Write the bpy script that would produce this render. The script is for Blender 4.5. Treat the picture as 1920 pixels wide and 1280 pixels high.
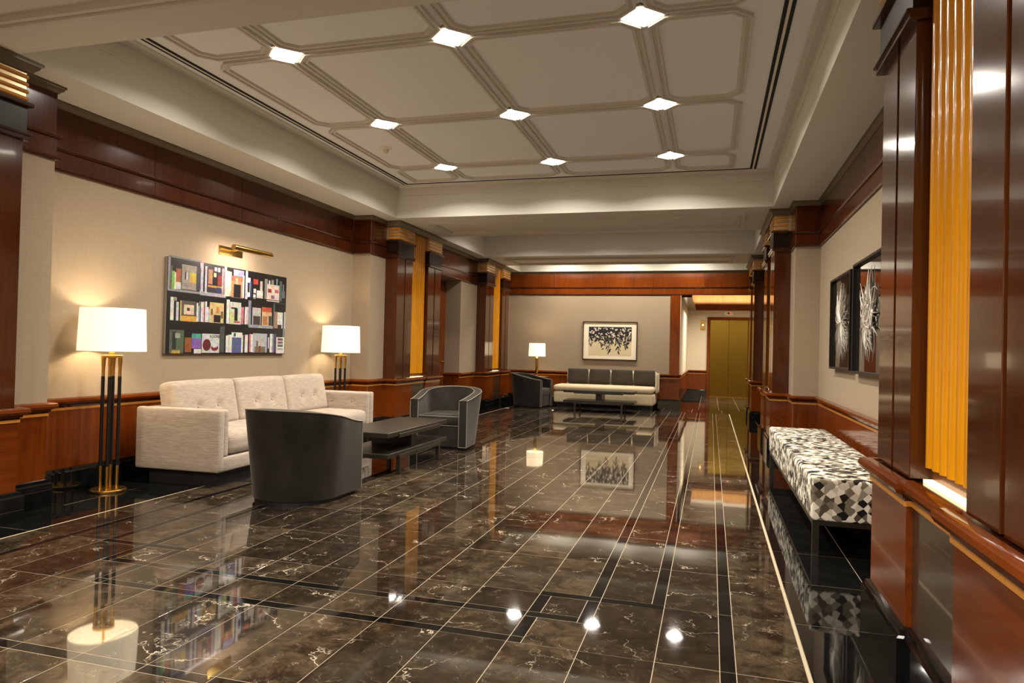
import bpy, bmesh, math, random
from mathutils import Vector, Matrix

for o in list(bpy.data.objects):
    bpy.data.objects.remove(o, do_unlink=True)
SC = bpy.context.scene
COL = SC.collection
PI = math.pi

# ------------------------------------------------------------------ camera
def cam_axes(yaw, pitch, roll):
    f = Vector((-math.sin(yaw)*math.cos(pitch), math.cos(yaw)*math.cos(pitch), math.sin(pitch)))
    r = Vector((math.cos(yaw), math.sin(yaw), 0)); u = r.cross(f)
    r2 = r*math.cos(roll) + u*math.sin(roll)
    return r2, r2.cross(f), f
_r, _u, _f = cam_axes(.278, .0121, .0238)
cd = bpy.data.cameras.new('camera'); cam = bpy.data.objects.new('camera', cd); COL.objects.link(cam)
m = Matrix((_r, _u, -_f)).transposed().to_4x4(); m.translation = (0, 0, 1.3)
cam.matrix_world = m
cd.sensor_width = 36; cd.lens = 1309.0/1920*36; cd.clip_start = .05; cd.clip_end = 100
SC.camera = cam

# ------------------------------------------------------------------ world, lights, exposure
W = bpy.data.worlds.new('world'); SC.world = W; W.use_nodes = True
W.node_tree.nodes['Background'].inputs[0].default_value = (1, .85, .7, 1)
W.node_tree.nodes['Background'].inputs[1].default_value = .02
SC.view_settings.view_transform = 'Standard'; SC.view_settings.look = 'None'
SC.view_settings.exposure = 0.17; SC.view_settings.gamma = 1.0
SC.view_settings.use_curve_mapping = False

C = -1.98                    # centre line of the gallery
ZS, ZC = 3.28, 3.77          # soffit, coffer ceiling
XL, XR = -5.27, 1.31         # wall planes of the recessed bay
YF, YE = 17.1, 22.6          # far wall, lift wall
DOWN = (1.0, .93, .82)
WARM = (1.0, .74, .45)
def k(c): return c

def area(name, loc, size, power, col=DOWN, rot=(0, 0, 0), size_y=None, spread=PI):
    d = bpy.data.lights.new(name, 'AREA'); d.energy = power; d.color = col; d.size = size
    if size_y: d.shape = 'RECTANGLE'; d.size_y = size_y
    d.spread = spread
    o = bpy.data.objects.new(name, d); COL.objects.link(o); o.location = loc; o.rotation_euler = rot
    return o
LX = (-3.51, -2.02, -.53)
LROWS = [(-2.6, 1), (-.6, 1), (5.12, 0), (6.96, 0), (8.80, 0), (12.9, 1), (16.25, 1)]
P_DOWN = 42.0
for yi, (ly, far) in enumerate(LROWS):
    for lx in LX:
        area('downlight_lamp', (lx, ly, ZC-.035), .17, P_DOWN*(1.0 if not far else (2.9 if ly < 0 else .85)), rot=(0, 0, PI/4), spread=math.radians(152))  # rows behind the camera are added unseen, boosted to fill camera-facing surfaces
# corridor cove and downlights
area('cove_lamp', (.9, YE-.17, 2.90), 3.2, 12, col=(1, .85, .62), rot=(PI, 0, 0), size_y=.06)
for cx in (.2, 1.6):
    area('corridor_lamp', (cx, 20.3, 3.2), .2, 88, spread=math.radians(150))

# ------------------------------------------------------------------ mesh helper
class MB:
    def __init__(s): s.v = []; s.f = []; s.c = None
    def add(s, vs, fs):
        n = len(s.v); s.v += [tuple(q) for q in vs]; s.f += [tuple(i+n for i in q) for q in fs]; return s
    def box(s, x0, x1, y0, y1, z0, z1, c=0.0):
        if c <= 0:
            return s.add([(x0,y0,z0),(x1,y0,z0),(x1,y1,z0),(x0,y1,z0),(x0,y0,z1),(x1,y0,z1),(x1,y1,z1),(x0,y1,z1)],
                         [(0,3,2,1),(4,5,6,7),(0,1,5,4),(1,2,6,5),(2,3,7,6),(3,0,4,7)])
        X, Y, Z = (x0, x1), (y0, y1), (z0, z1); S = (1, -1); vs = []; idx = {}
        for i in (0, 1):
            for j in (0, 1):
                for l in (0, 1):
                    p = (X[i], Y[j], Z[l]); q = (X[i]+S[i]*c, Y[j]+S[j]*c, Z[l]+S[l]*c)
                    for a in range(3):
                        idx[i, j, l, a] = len(vs); t = list(q); t[a] = p[a]; vs.append(t)
        fs = []
        for a in range(3):
            b, d = (a+1) % 3, (a+2) % 3
            for e in (0, 1):
                def g(u, w):
                    t = [0, 0, 0]; t[a] = e; t[b] = u; t[d] = w; return idx[t[0], t[1], t[2], a]
                q = [g(0,0), g(1,0), g(1,1), g(0,1)]; fs.append(q if e else q[::-1])
        for a in range(3):           # edges along a
            b, d = (a+1) % 3, (a+2) % 3
            for e in (0, 1):
                for h in (0, 1):
                    def g(t0, ax):
                        t = [0, 0, 0]; t[a] = t0; t[b] = e; t[d] = h; return idx[t[0], t[1], t[2], ax]
                    q = [g(0,b), g(1,b), g(1,d), g(0,d)]
                    fs.append(q if (e == h) else q[::-1])
        for i in (0, 1):
            for j in (0, 1):
                for l in (0, 1):
                    q = [idx[i,j,l,0], idx[i,j,l,1], idx[i,j,l,2]]
                    fs.append(q if (i+j+l) % 2 else q[::-1])
        return s.add(vs, fs)
    def prism(s, poly, z0, z1, axis=2):
        n = len(poly)
        def P(a, b, z): return {2: (a, b, z), 1: (a, z, b), 0: (z, a, b)}[axis]
        vs = [P(a, b, z0) for a, b in poly] + [P(a, b, z1) for a, b in poly]
        return s.add(vs, [tuple(range(n))[::-1], tuple(range(n, 2*n))] + [(i, (i+1) % n, n+(i+1) % n, n+i) for i in range(n)])
    def lathe(s, prof, n=32, cx=0, cy=0):
        vs = []; fs = []
        for r, z in prof:
            for i in range(n):
                a = 2*PI*i/n; vs.append((cx+r*math.cos(a), cy+r*math.sin(a), z))
        for j in range(len(prof)-1):
            for i in range(n):
                fs.append((j*n+i, j*n+(i+1) % n, (j+1)*n+(i+1) % n, (j+1)*n+i))
        return s.add(vs, fs)
    def disc(s, r, z, n=32, cx=0, cy=0, up=True):
        q = tuple(range(n))
        return s.add([(cx+r*math.cos(2*PI*i/n), cy+r*math.sin(2*PI*i/n), z) for i in range(n)], [q if up else q[::-1]])
    def cyl(s, cx, cy, r, z0, z1, n=20):
        s.lathe([(r, z0), (r, z1)], n, cx, cy); s.disc(r, z1, n, cx, cy); return s.disc(r, z0, n, cx, cy, False)
    def tube(s, pts, r, n=8, closed=False, cap=True):
        P = [Vector(p) for p in pts]; N = len(P); rr = r if isinstance(r, (list, tuple)) else [r]*N
        vs = []; up = None
        for i in range(N):
            a = P[(i-1) % N] if (closed or i) else P[i]; b = P[(i+1) % N] if (closed or i < N-1) else P[i]
            t = (b-a).normalized()
            if up is None:
                up = Vector((0, 0, 1)) if abs(t.z) < .9 else Vector((1, 0, 0))
            x = up.cross(t)
            if x.length < 1e-6: x = Vector((1, 0, 0)).cross(t)
            x.normalize(); y = t.cross(x); up = y
            for q in range(n):
                an = 2*PI*q/n; vs.append(P[i]+x*math.cos(an)*rr[i]+y*math.sin(an)*rr[i])
        fs = []
        for i in range(N if closed else N-1):
            j = (i+1) % N
            for q in range(n): fs.append((i*n+q, i*n+(q+1) % n, j*n+(q+1) % n, j*n+q))
        if cap and not closed:
            fs.append(tuple(range(n))[::-1]); fs.append(tuple((N-1)*n+q for q in range(n)))
        return s.add(vs, fs)
    def grid(s, rows, closed_u=False):
        nu = len(rows[0]); vs = [p for r in rows for p in r]; fs = []
        for j in range(len(rows)-1):
            for i in range(nu if closed_u else nu-1):
                fs.append((j*nu+i, j*nu+(i+1) % nu, (j+1)*nu+(i+1) % nu, (j+1)*nu+i))
        return s.add(vs, fs)
    def build(s, name, mat, parent=None, smooth=None, label=None, loc=None, kind=None):
        me = bpy.data.meshes.new(name); me.from_pydata(s.v, [], s.f); me.update()
        if smooth:
            bm = bmesh.new(); bm.from_mesh(me)
            bmesh.ops.remove_doubles(bm, verts=bm.verts, dist=1e-5)
            bmesh.ops.recalc_face_normals(bm, faces=bm.faces)
            bm.to_mesh(me); bm.free()
            for p in me.polygons: p.use_smooth = True
            if smooth is not True: me.set_sharp_from_angle(angle=math.radians(smooth))
        if mat: me.materials.append(mat)
        o = bpy.data.objects.new(name, me); COL.objects.link(o)
        if parent: o.parent = parent
        if loc: o.location = loc
        if label: o['label'] = label
        if kind: o['kind'] = kind
        return o

def thing(name, label, cat, loc=(0, 0, 0), rz=0, group=None):
    o = bpy.data.objects.new(name, None); COL.objects.link(o); o.location = loc; o.rotation_euler = (0, 0, rz)
    o.empty_display_size = .1
    o['label'] = label; o['category'] = cat
    if group: o['group'] = group
    return o
def tag(o, label, cat, group=None):
    o['label'] = label; o['category'] = cat
    if group: o['group'] = group
    return o
def struct(o): o['kind'] = 'structure'; return o
def dup(root, loc, rz, label, group=None):
    r = root.copy(); COL.objects.link(r); r.location = loc; r.rotation_euler = (0, 0, rz); r['label'] = label
    if group: r['group'] = group
    for ch in list(root.children):
        c = ch.copy(); COL.objects.link(c); c.parent = r
        for g in ch.children:
            d = g.copy(); COL.objects.link(d); d.parent = c
    return r

# sweep of a closed (d, z) profile along a polyline of plan points; room side is right-hand
def sweep(mb, path, prof, closed=False):
    N = len(path); secs = []
    for i in range(N):
        p = Vector(path[i])
        def rn(a, b):
            d = (Vector(b)-Vector(a)).normalized(); return Vector((d.y, -d.x))
        if closed or 0 < i < N-1:
            n1 = rn(path[(i-1) % N], path[i]); n2 = rn(path[i], path[(i+1) % N])
            mv = n1+n2
            mv = mv/mv.dot(n1) if abs(mv.dot(n1)) > 1e-6 else n1
        elif i == 0: mv = rn(path[0], path[1])
        else: mv = rn(path[-2], path[-1])
        secs.append([(p.x+mv.x*d, p.y+mv.y*d, z) for d, z in prof])
    n = len(prof); vs = [q for s_ in secs for q in s_]; fs = []
    for i in range(N if closed else N-1):
        j = (i+1) % N
        for q in range(n):
            fs.append((i*n+q, j*n+q, j*n+(q+1) % n, i*n+(q+1) % n))
    if not closed:
        fs.append(tuple(range(n))); fs.append(tuple((N-1)*n+q for q in range(n))[::-1])
    mb.add(vs, fs); return mb

# ------------------------------------------------------------------ materials
def srgb(r, g, b):
    f = lambda c: (c/255/12.92) if c/255 <= .04045 else ((c/255+.055)/1.055)**2.4
    return (f(r), f(g), f(b), 1)
class NT:
    def __init__(s, name):
        s.m = bpy.data.materials.new(name); s.m.use_nodes = True; s.t = s.m.node_tree; s.n = s.t.nodes; s.l = s.t.links
        s.b = s.n['Principled BSDF']; s.out = s.n['Material Output']
    def node(s, typ, ins=None, **kw):
        n = s.n.new(typ)
        for a, v in kw.items(): setattr(n, a, v)
        for a, v in (ins or {}).items():
            if isinstance(v, tuple) and len(v) == 2 and hasattr(v[0], 'outputs'): s.l.new(v[0].outputs[v[1]], n.inputs[a])
            elif hasattr(v, 'outputs'): s.l.new(v.outputs[0], n.inputs[a])
            else: n.inputs[a].default_value = v
        return n
    def ramp(s, src, stops, interp='LINEAR'):
        r = s.n.new('ShaderNodeValToRGB'); r.color_ramp.interpolation = interp
        e = r.color_ramp.elements
        while len(e) < len(stops): e.new(.5)
        for i, (p, c) in enumerate(stops): e[i].position = p; e[i].color = c if len(c) == 4 else (*c, 1)
        s.l.new(src.outputs[0] if not isinstance(src, tuple) else src[0].outputs[src[1]], r.inputs[0]); return r
    def set(s, **kw):
        for a, v in kw.items():
            a = a.replace('_', ' ')
            i = s.b.inputs[a]
            if hasattr(v, 'outputs'): s.l.new(v.outputs[0], i)
            else: i.default_value = v
        return s
    def bump(s, h, strength, dist=.01):
        n = s.node('ShaderNodeBump', {'Height': h, 'Strength': strength, 'Distance': dist}); s.l.new(n.outputs[0], s.b.inputs['Normal'])
def coords(n, scale, kind='Object', off=None):
    tc = n.node('ShaderNodeTexCoord')
    mp = n.node('ShaderNodeMapping', {'Vector': (tc, kind), 'Scale': scale})
    if off: n.l.new(off.outputs[0], mp.inputs['Location'])
    return mp
def plain(name, col, rough=.5, metal=0.0, spec=.5, emit=None, es=0, coat=0, bump=0, bs=200):
    n = NT(name); n.set(Base_Color=srgb(*col), Roughness=rough, Metallic=metal)
    n.b.inputs['Specular IOR Level'].default_value = spec
    if coat: n.set(Coat_Weight=coat, Coat_Roughness=.06)
    if emit: n.set(Emission_Color=srgb(*emit), Emission_Strength=es)
    c = coords(n, (bs, bs, bs)); nz = n.node('ShaderNodeTexNoise', {'Vector': c, 'Scale': 1.0, 'Detail': 3.0})
    if bump: n.bump(nz, bump, .002)
    else:
        mx = n.node('ShaderNodeMapRange', {'Value': nz, 'To Min': max(0, rough-.03), 'To Max': rough+.03}); n.l.new(mx.outputs[0], n.b.inputs['Roughness'])
    return n.m

def wood(name, c0, c1, rough=.13, grain='z', spec=.5, coat=.35, scale=1.0):
    n = NT(name)
    sc = {'z': (26, 26, 1.6), 'x': (1.6, 26, 26), 'y': (26, 1.6, 26)}[grain]
    oi = n.node('ShaderNodeObjectInfo')
    rnd = n.node('ShaderNodeVectorMath', {0: (oi, 'Random'), 1: (37.0, 11.0, 23.0)}, operation='MULTIPLY')
    c = coords(n, tuple(v*scale for v in sc), off=rnd)
    nz = n.node('ShaderNodeTexNoise', {'Vector': c, 'Scale': 1.0, 'Detail': 6.0, 'Roughness': .6, 'Distortion': .6})
    c2 = coords(n, (1.1, 1.1, .8), off=rnd)
    nb = n.node('ShaderNodeTexNoise', {'Vector': c2, 'Scale': 1.5, 'Detail': 2.0})
    mx = n.node('ShaderNodeMath', {0: nz, 1: nb}, operation='ADD'); hf = n.node('ShaderNodeMath', {0: mx, 1: .5}, operation='MULTIPLY')
    r = n.ramp(hf, [(.36, srgb(*c0)), (.64, srgb(*c1))]); n.set(Base_Color=r, Roughness=rough, Coat_Weight=coat, Coat_Roughness=.04)
    n.b.inputs['Specular IOR Level'].default_value = spec
    n.bump(nz, .03, .001)
    return n.m

M = {}
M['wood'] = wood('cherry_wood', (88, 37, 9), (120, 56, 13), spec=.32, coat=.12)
M['wood_x'] = wood('cherry_wood_across', (82, 34, 9), (114, 53, 13), grain='y', spec=.3, coat=.1)
M['wood_col'] = wood('column_wood', (58, 25, 9), (80, 38, 13), spec=.45, coat=.3)
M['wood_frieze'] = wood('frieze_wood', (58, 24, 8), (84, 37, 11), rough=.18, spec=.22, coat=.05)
M['wood_dark'] = wood('dark_cherry_wood', (44, 17, 10), (66, 28, 16), grain='y')
M['wood_cap'] = wood('capital_wood', (24, 12, 8), (36, 19, 13), grain='y', rough=.3, spec=.25, coat=.05)
M['wood_slate'] = wood('dark_panel_wood', (48, 38, 28), (66, 52, 38), rough=.22)
M['amber'] = wood('amber_wood', (206, 134, 8), (224, 152, 18), rough=.2, spec=.5, coat=.4, scale=.7)
M['amber_valley'] = wood('amber_valley_wood', (96, 52, 6), (120, 66, 10), rough=.4)  # darker amber paints the shade in the valleys between flutes
M['amber_bar'] = wood('amber_bar_wood', (176, 112, 30), (204, 138, 46), rough=.25, grain='y')
M['inlay'] = plain('inlay_wood', (196, 130, 52), .3)
M['table_wood'] = wood('espresso_wood', (30, 26, 20), (46, 40, 31), rough=.34, coat=0.05, grain='y')
M['ivory'] = plain('ivory_paint', (226, 208, 174), .3)
M['champagne'] = plain('champagne_lacquer', (232, 208, 160), .22, metal=.6)
M['taupe'] = plain('taupe_paint', (124, 110, 84), .45)
M['taupe_dark'] = plain('taupe_cornice_paint', (96, 84, 62), .45)
M['ceiling'] = plain('ceiling_paint', (232, 232, 230), .8, bump=.03, bs=90)
M['soffit'] = plain('soffit_paint', (214, 210, 198), .75, bump=.02, bs=90)
M['mould'] = plain('moulding_paint', (206, 200, 188), .6)
M['slot'] = plain('slot_black', (8, 7, 9), .8)
M['slot_white'] = plain('slot_white', (225, 215, 195), .5)
M['brass'] = plain('satin_brass', (214, 170, 88), .3, metal=1.0)
M['brass_bright'] = plain('polished_brass', (226, 186, 104), .14, metal=1.0)
M['bronze'] = plain('bronze_door', (150, 118, 44), .34, metal=1.0)
M['black_metal'] = plain('black_metal', (14, 12, 12), .35)
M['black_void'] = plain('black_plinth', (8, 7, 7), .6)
M['frame_black'] = plain('black_frame', (14, 13, 12), .35)
M['frame_brown'] = plain('brown_frame', (50, 26, 18), .35)
M['paper'] = plain('mat_paper', (236, 222, 196), .7)
M['white_plastic'] = plain('white_plastic', (236, 226, 206), .5)
M['chrome'] = plain('chrome', (190, 190, 190), .15, metal=1.0)
M['lens'] = plain('downlight_lens', (255, 255, 255), .5, emit=(255, 246, 228), es=22)
M['led'] = plain('ledge_light', (255, 240, 210), .5, emit=(255, 226, 170), es=1.6)  # brightness of the ledge top is put in as emission
M['red_led'] = plain('red_indicator', (200, 20, 10), .5, emit=(255, 30, 16), es=3)
M['call_glow'] = plain('call_button_glow', (255, 250, 220), .5, emit=(255, 246, 200), es=2.5)
M['grout'] = plain('pale_grout', (176, 158, 132), .7)
M['strip'] = plain('pale_inlay_strip', (205, 190, 160), .35)

def fabric_wall(name, c0, c1):
    n = NT(name)
    c = coords(n, (1, 1, 1)); w1 = n.node('ShaderNodeTexNoise', {'Vector': coords(n, (14, 14, 240)), 'Scale': 1.0, 'Detail': 3.0})
    w2 = n.node('ShaderNodeTexNoise', {'Vector': coords(n, (220, 220, 10)), 'Scale': 1.0, 'Detail': 3.0})
    a = n.node('ShaderNodeMath', {0: w1, 1: w2}, operation='ADD'); h = n.node('ShaderNodeMath', {0: a, 1: .5}, operation='MULTIPLY')
    r = n.ramp(h, [(.35, srgb(*c0)), (.65, srgb(*c1))]); n.set(Base_Color=r, Roughness=.85); n.b.inputs['Specular IOR Level'].default_value = .2
    n.bump(h, .25, .002); return n.m
M['linen'] = fabric_wall('linen_wall', (148, 131, 108), (159, 141, 118))
M['plaster'] = fabric_wall('lobby_wall', (204, 188, 160), (216, 200, 172))

def boucle(name, c0, c1, sc, strength=.5, rough=.95, sheen=.3):
    n = NT(name)
    nz = n.node('ShaderNodeTexNoise', {'Vector': coords(n, sc), 'Scale': 1.0, 'Detail': 4.0, 'Roughness': .6})
    r = n.ramp(nz, [(.36, srgb(*c0)), (.62, srgb(*c1))]); n.set(Base_Color=r, Roughness=rough, Sheen_Weight=sheen)
    n.b.inputs['Specular IOR Level'].default_value = .15
    n.bump(nz, strength, .004); return n.m
M['cream'] = boucle('cream_chenille', (150, 135, 119), (176, 159, 141), (11, 11, 150), .5)
M['sofa_cream'] = boucle('ivory_upholstery', (196, 176, 140), (216, 198, 162), (60, 60, 60), .1)
def velvet(name, c0, c1):
    n = NT(name)
    nz = n.node('ShaderNodeTexNoise', {'Vector': coords(n, (5, 5, 3)), 'Scale': 1.0, 'Detail': 2.0})
    r = n.ramp(nz, [(.2, srgb(*c0)), (.7, srgb(*c1))]); n.set(Base_Color=r, Roughness=.75, Sheen_Weight=.4, Sheen_Roughness=.4)
    n.b.inputs['Sheen Tint'].default_value = srgb(190, 180, 165)
    n.b.inputs['Specular IOR Level'].default_value = .1
    nf = n.node('ShaderNodeTexNoise', {'Vector': coords(n, (260, 260, 260)), 'Scale': 1.0}); n.bump(nf, .15, .002); return n.m
M['velvet'] = velvet('grey_velvet', (23, 21, 18), (44, 41, 36))
M['velvet_dark'] = velvet('charcoal_velvet', (52, 46, 38), (64, 57, 48))
M['piping'] = plain('piping_cord', (128, 120, 108), .7)

# lamp shade: thin linen, lit from inside
def shade_mat():
    n = NT('lamp_shade_linen')
    nz = n.node('ShaderNodeTexNoise', {'Vector': coords(n, (120, 120, 120)), 'Scale': 1.0, 'Detail': 3.0})
    r = n.ramp(nz, [(.3, srgb(235, 228, 210)), (.7, srgb(250, 246, 234))])
    d = n.node('ShaderNodeBsdfDiffuse', {'Color': r}); t = n.node('ShaderNodeBsdfTranslucent', {'Color': r})
    mx = n.node('ShaderNodeMixShader', {0: .32, 1: d, 2: t})
    e = n.node('ShaderNodeEmission', {'Color': srgb(255, 248, 232), 'Strength': .36})
    ad = n.node('ShaderNodeAddShader', {0: mx, 1: e}); n.l.new(ad.outputs[0], n.out.inputs[0]); return n.m
M['shade'] = shade_mat()

def marble(name, c0, c1, c2, vein, amount=1.0):
    n = NT(name)
    oi = n.node('ShaderNodeObjectInfo'); ge = n.node('ShaderNodeNewGeometry')
    ad = n.node('ShaderNodeMath', {0: (oi, 'Random'), 1: (ge, 'Random Per Island')}, operation='ADD')
    rnd = n.node('ShaderNodeVectorMath', {0: ad, 1: (71.0, 53.0, 37.0)}, operation='MULTIPLY')
    c = coords(n, (1, 1, 1), off=rnd)
    base = n.node('ShaderNodeTexNoise', {'Vector': c, 'Scale': 7.0, 'Detail': 14.0, 'Roughness': .8, 'Distortion': .5})
    frac = n.node('ShaderNodeMath', {0: ad, 1: 7.31}, operation='MULTIPLY'); fr0 = n.node('ShaderNodeMath', {0: frac}, operation='FRACT')
    tone = n.node('ShaderNodeMath', {0: fr0, 1: .13}, operation='MULTIPLY')
    fr = n.node('ShaderNodeMath', {0: base, 1: tone}, operation='ADD')
    r = n.ramp(fr, [(.40, srgb(*c0)), (.56, srgb(*c1)), (.76, srgb(*c2))])
    warp = n.node('ShaderNodeTexNoise', {'Vector': c, 'Scale': 1.6, 'Detail': 7.0, 'Roughness': .62})
    wv = n.node('ShaderNodeVectorMath', {0: (warp, 'Color'), 1: (.75, .75, .75)}, operation='MULTIPLY')
    cc = n.node('ShaderNodeVectorMath', {0: c, 1: wv}, operation='ADD')
    outs = []
    for s_, w_, lo, st in ((1.7, .0075, .50, 1.0), (4.2, .010, .555, .8), (9.0, .012, .50, .28)):
        v = n.node('ShaderNodeTexVoronoi', {'Vector': cc, 'Scale': s_}, feature='DISTANCE_TO_EDGE')
        th = n.node('ShaderNodeMapRange', {'Value': v, 'From Min': 0.0, 'From Max': w_, 'To Min': st*amount, 'To Max': 0.0})
        mk = n.node('ShaderNodeTexNoise', {'Vector': c, 'Scale': 2.2+s_*.9, 'Detail': 3.0})
        mm = n.node('ShaderNodeMapRange', {'Value': mk, 'From Min': lo, 'From Max': lo+.14})
        outs.append(n.node('ShaderNodeMath', {0: th, 1: mm}, operation='MULTIPLY'))
    vv = n.node('ShaderNodeMath', {0: outs[0], 1: outs[1]}, operation='MAXIMUM')
    vv = n.node('ShaderNodeMath', {0: vv, 1: outs[2]}, operation='MAXIMUM')
    mx = n.node('ShaderNodeMix', {0: vv, 6: r, 7: srgb(*vein)}, data_type='RGBA')
    n.l.new(mx.outputs[2], n.b.inputs['Base Color']); n.set(Roughness=.035, IOR=1.56)
    n.b.inputs['Specular IOR Level'].default_value = .56
    return n.m
M['tile'] = marble('brown_marble', (25, 20, 15), (47, 38, 28), (94, 79, 60), (216, 200, 176))
M['tile_black'] = marble('black_granite', (10, 10, 10), (17, 17, 16), (26, 26, 24), (40, 40, 38), .3)

def mosaic():
    n = NT('mosaic_upholstery')
    tc = n.node('ShaderNodeTexCoord')
    mp = n.node('ShaderNodeMapping', {'Vector': (tc, 'Object'), 'Rotation': (.62, .55, .78)})
    v = n.node('ShaderNodeTexVoronoi', {'Vector': mp, 'Scale': 24.0, 'Randomness': .34}, feature='F1')
    sep = n.node('ShaderNodeSeparateColor', {0: (v, 'Color')})
    r = n.ramp(sep, [(0, srgb(30, 26, 24)), (.17, srgb(84, 76, 62)), (.32, srgb(120, 110, 94)), (.46, srgb(150, 140, 124)), (.60, srgb(206, 196, 176)), (.74, srgb(236, 228, 212))], 'CONSTANT')
    n.set(Base_Color=r, Roughness=.8); n.b.inputs['Specular IOR Level'].default_value = .2
    return n.m
M['mosaic'] = mosaic()

def colattr(name, rough, coat, var=60, lo=.8):
    n = NT(name); a = n.node('ShaderNodeAttribute', attribute_name='Col')
    nz = n.node('ShaderNodeTexNoise', {'Vector': coords(n, (var, var, var)), 'Scale': 1.0, 'Detail': 6.0, 'Roughness': .7})
    vm = n.node('ShaderNodeVectorMath', {0: (nz, 'Color'), 1: (3.2*(1.1-lo),)*3, 2: (lo-1.15*(1.1-lo),)*3}, operation='MULTIPLY_ADD')
    v = n.node('ShaderNodeVectorMath', {0: vm, 1: (lo,)*3}, operation='MAXIMUM')
    sc = n.node('ShaderNodeVectorMath', {0: (a, 'Color'), 1: v}, operation='MULTIPLY')
    n.set(Base_Color=sc, Roughness=rough, Coat_Weight=coat, Coat_Roughness=.05); return n.m
M['print'] = colattr('printed_picture', .45, .3, 24, .5)
M['paper_print'] = colattr('ink_on_paper', .6, 0)
def glass_front():
    n = NT('dark_glass'); c = coords(n, (3, 3, 3)); nz = n.node('ShaderNodeTexNoise', {'Vector': c, 'Scale': 1.0})
    r = n.ramp(nz, [(.3, srgb(24, 20, 17)), (.7, srgb(32, 27, 23))]); n.set(Base_Color=r, Roughness=.02, IOR=1.5, Coat_Weight=.6, Coat_Roughness=.01)
    n.b.inputs['Specular IOR Level'].default_value = .5
    return n.m
M['dark_glass'] = glass_front()
M['relief'] = plain('silvered_plaster', (184, 176, 164), .4, metal=.2)

# ================================================================== THE SETTING
MX = lambda x: 2*C-x
# plan paths (room on the right-hand side)
PL_A = [(-4.97, -5.0), (-4.97, 4.25), (XL, 4.25), (XL, 9.53), (-4.97, 9.53), (-4.97, 12.35)]
PL_B = [(-4.97, 13.5), (-4.97, YF)]
PL_FULL = PL_A[:-1]+[(-4.97, YF)]
PR_FULL = [(MX(x), y) for x, y in PL_FULL][::-1]
PF = [(-4.97, YF), (-.72, YF), (-.72, YE), (2.6, YE)]
PF_TOP = [(-4.97, YF), (1.01, YF)]
ALLTOP = PL_FULL+[(1.01, YF)]+PR_FULL[1:]

def wallmesh(name, path, z0, z1, mat='linen', d=.12):
    b = MB(); sweep(b, path, [(0, z0), (0, z1), (-d, z1), (-d, z0)]); return struct(b.build(name, M[mat], smooth=5))
wl = wallmesh('wall_left', PL_A, 0, ZS)
b = MB(); sweep(b, PL_B, [(0, 0), (0, ZS), (-.12, ZS), (-.12, 0)]); b.box(-5.09, -4.97, 12.35, 13.5, 2.71, ZS)
b.build('wall_panel', M['linen'], wl)
wr = wallmesh('wall_right', PR_FULL, 0, ZS)
wf = wallmesh('wall_far', PF[:2], 0, ZS)
b = MB(); b.box(-.72, 1.13, YF, YF+.12, 2.71, ZS); b.box(-.84, -.72, YF+.12, YF+.14, 0, ZS); b.build('header', M['linen'], wf)
wc = wallmesh('wall_corridor', [(-.72, YF+.13), (-.72, YE), (2.6, YE)], 0, 3.4, 'plaster')
b = MB(); b.box(2.6, 2.72, YF, YE+.1, 0, 3.4); struct(b.build('wall_corridor_right', M['plaster']))
b = MB(); b.box(-5.5, 1.5, -5.12, -5.0, 0, ZC); struct(b.build('wall_back', M['linen']))

def trims(parent, path, pieces, closed=False):
    for name, prof, mat in pieces:
        b = MB(); sweep(b, path, prof, closed); b.build(name, M[mat], parent, smooth=None if name == 'black_base' else 35)
RAIL = [(0, .735), (.018, .735), (.022, .750), (.046, .756), (.056, .775), (.052, .795), (.034, .806), (0, .806)]
LOW = [('chair_rail', RAIL, 'wood_x'),
       ('rail_cove', [(0, .722), (.008, .722), (.008, .736), (0, .736)], 'wood_dark'),
       ('inlay_band', [(0, .700), (.009, .700), (.009, .722), (0, .722)], 'inlay'),
       ('black_base', [(0, 0), (.036, 0), (.036, .172), (.030, .182), (.022, .184), (.020, .205), (0, .210)], 'tile_black')]
HIGH = [('bottom_bead', [(0, 2.702), (.022, 2.702), (.028, 2.712), (.028, 2.722), (0, 2.726)], 'wood_dark'),
        ('frieze_ledge', [(0, 2.868), (.03, 2.868), (.036, 2.878), (.036, 2.892), (0, 2.9)], 'wood_dark'),
        ('crown', [(0, 3.220), (.012, 3.220), (.018, 3.233), (.034, 3.244), (.040, 3.260), (.048, 3.264), (.048, ZS), (0, ZS)], 'taupe_dark')]
for par, paths in ((wl, [PL_A, PL_B]), (wr, [PR_FULL]), (wf, [PF[:2]]), (wc, [PF[1:3]+[(-.125, YE)], [(1.17, YE), (2.6, YE)]])):
    for p in paths: trims(par, p, LOW)
trims(wl, PL_FULL, HIGH); trims(wr, PR_FULL, HIGH); trims(wf, PF_TOP, HIGH)

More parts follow.
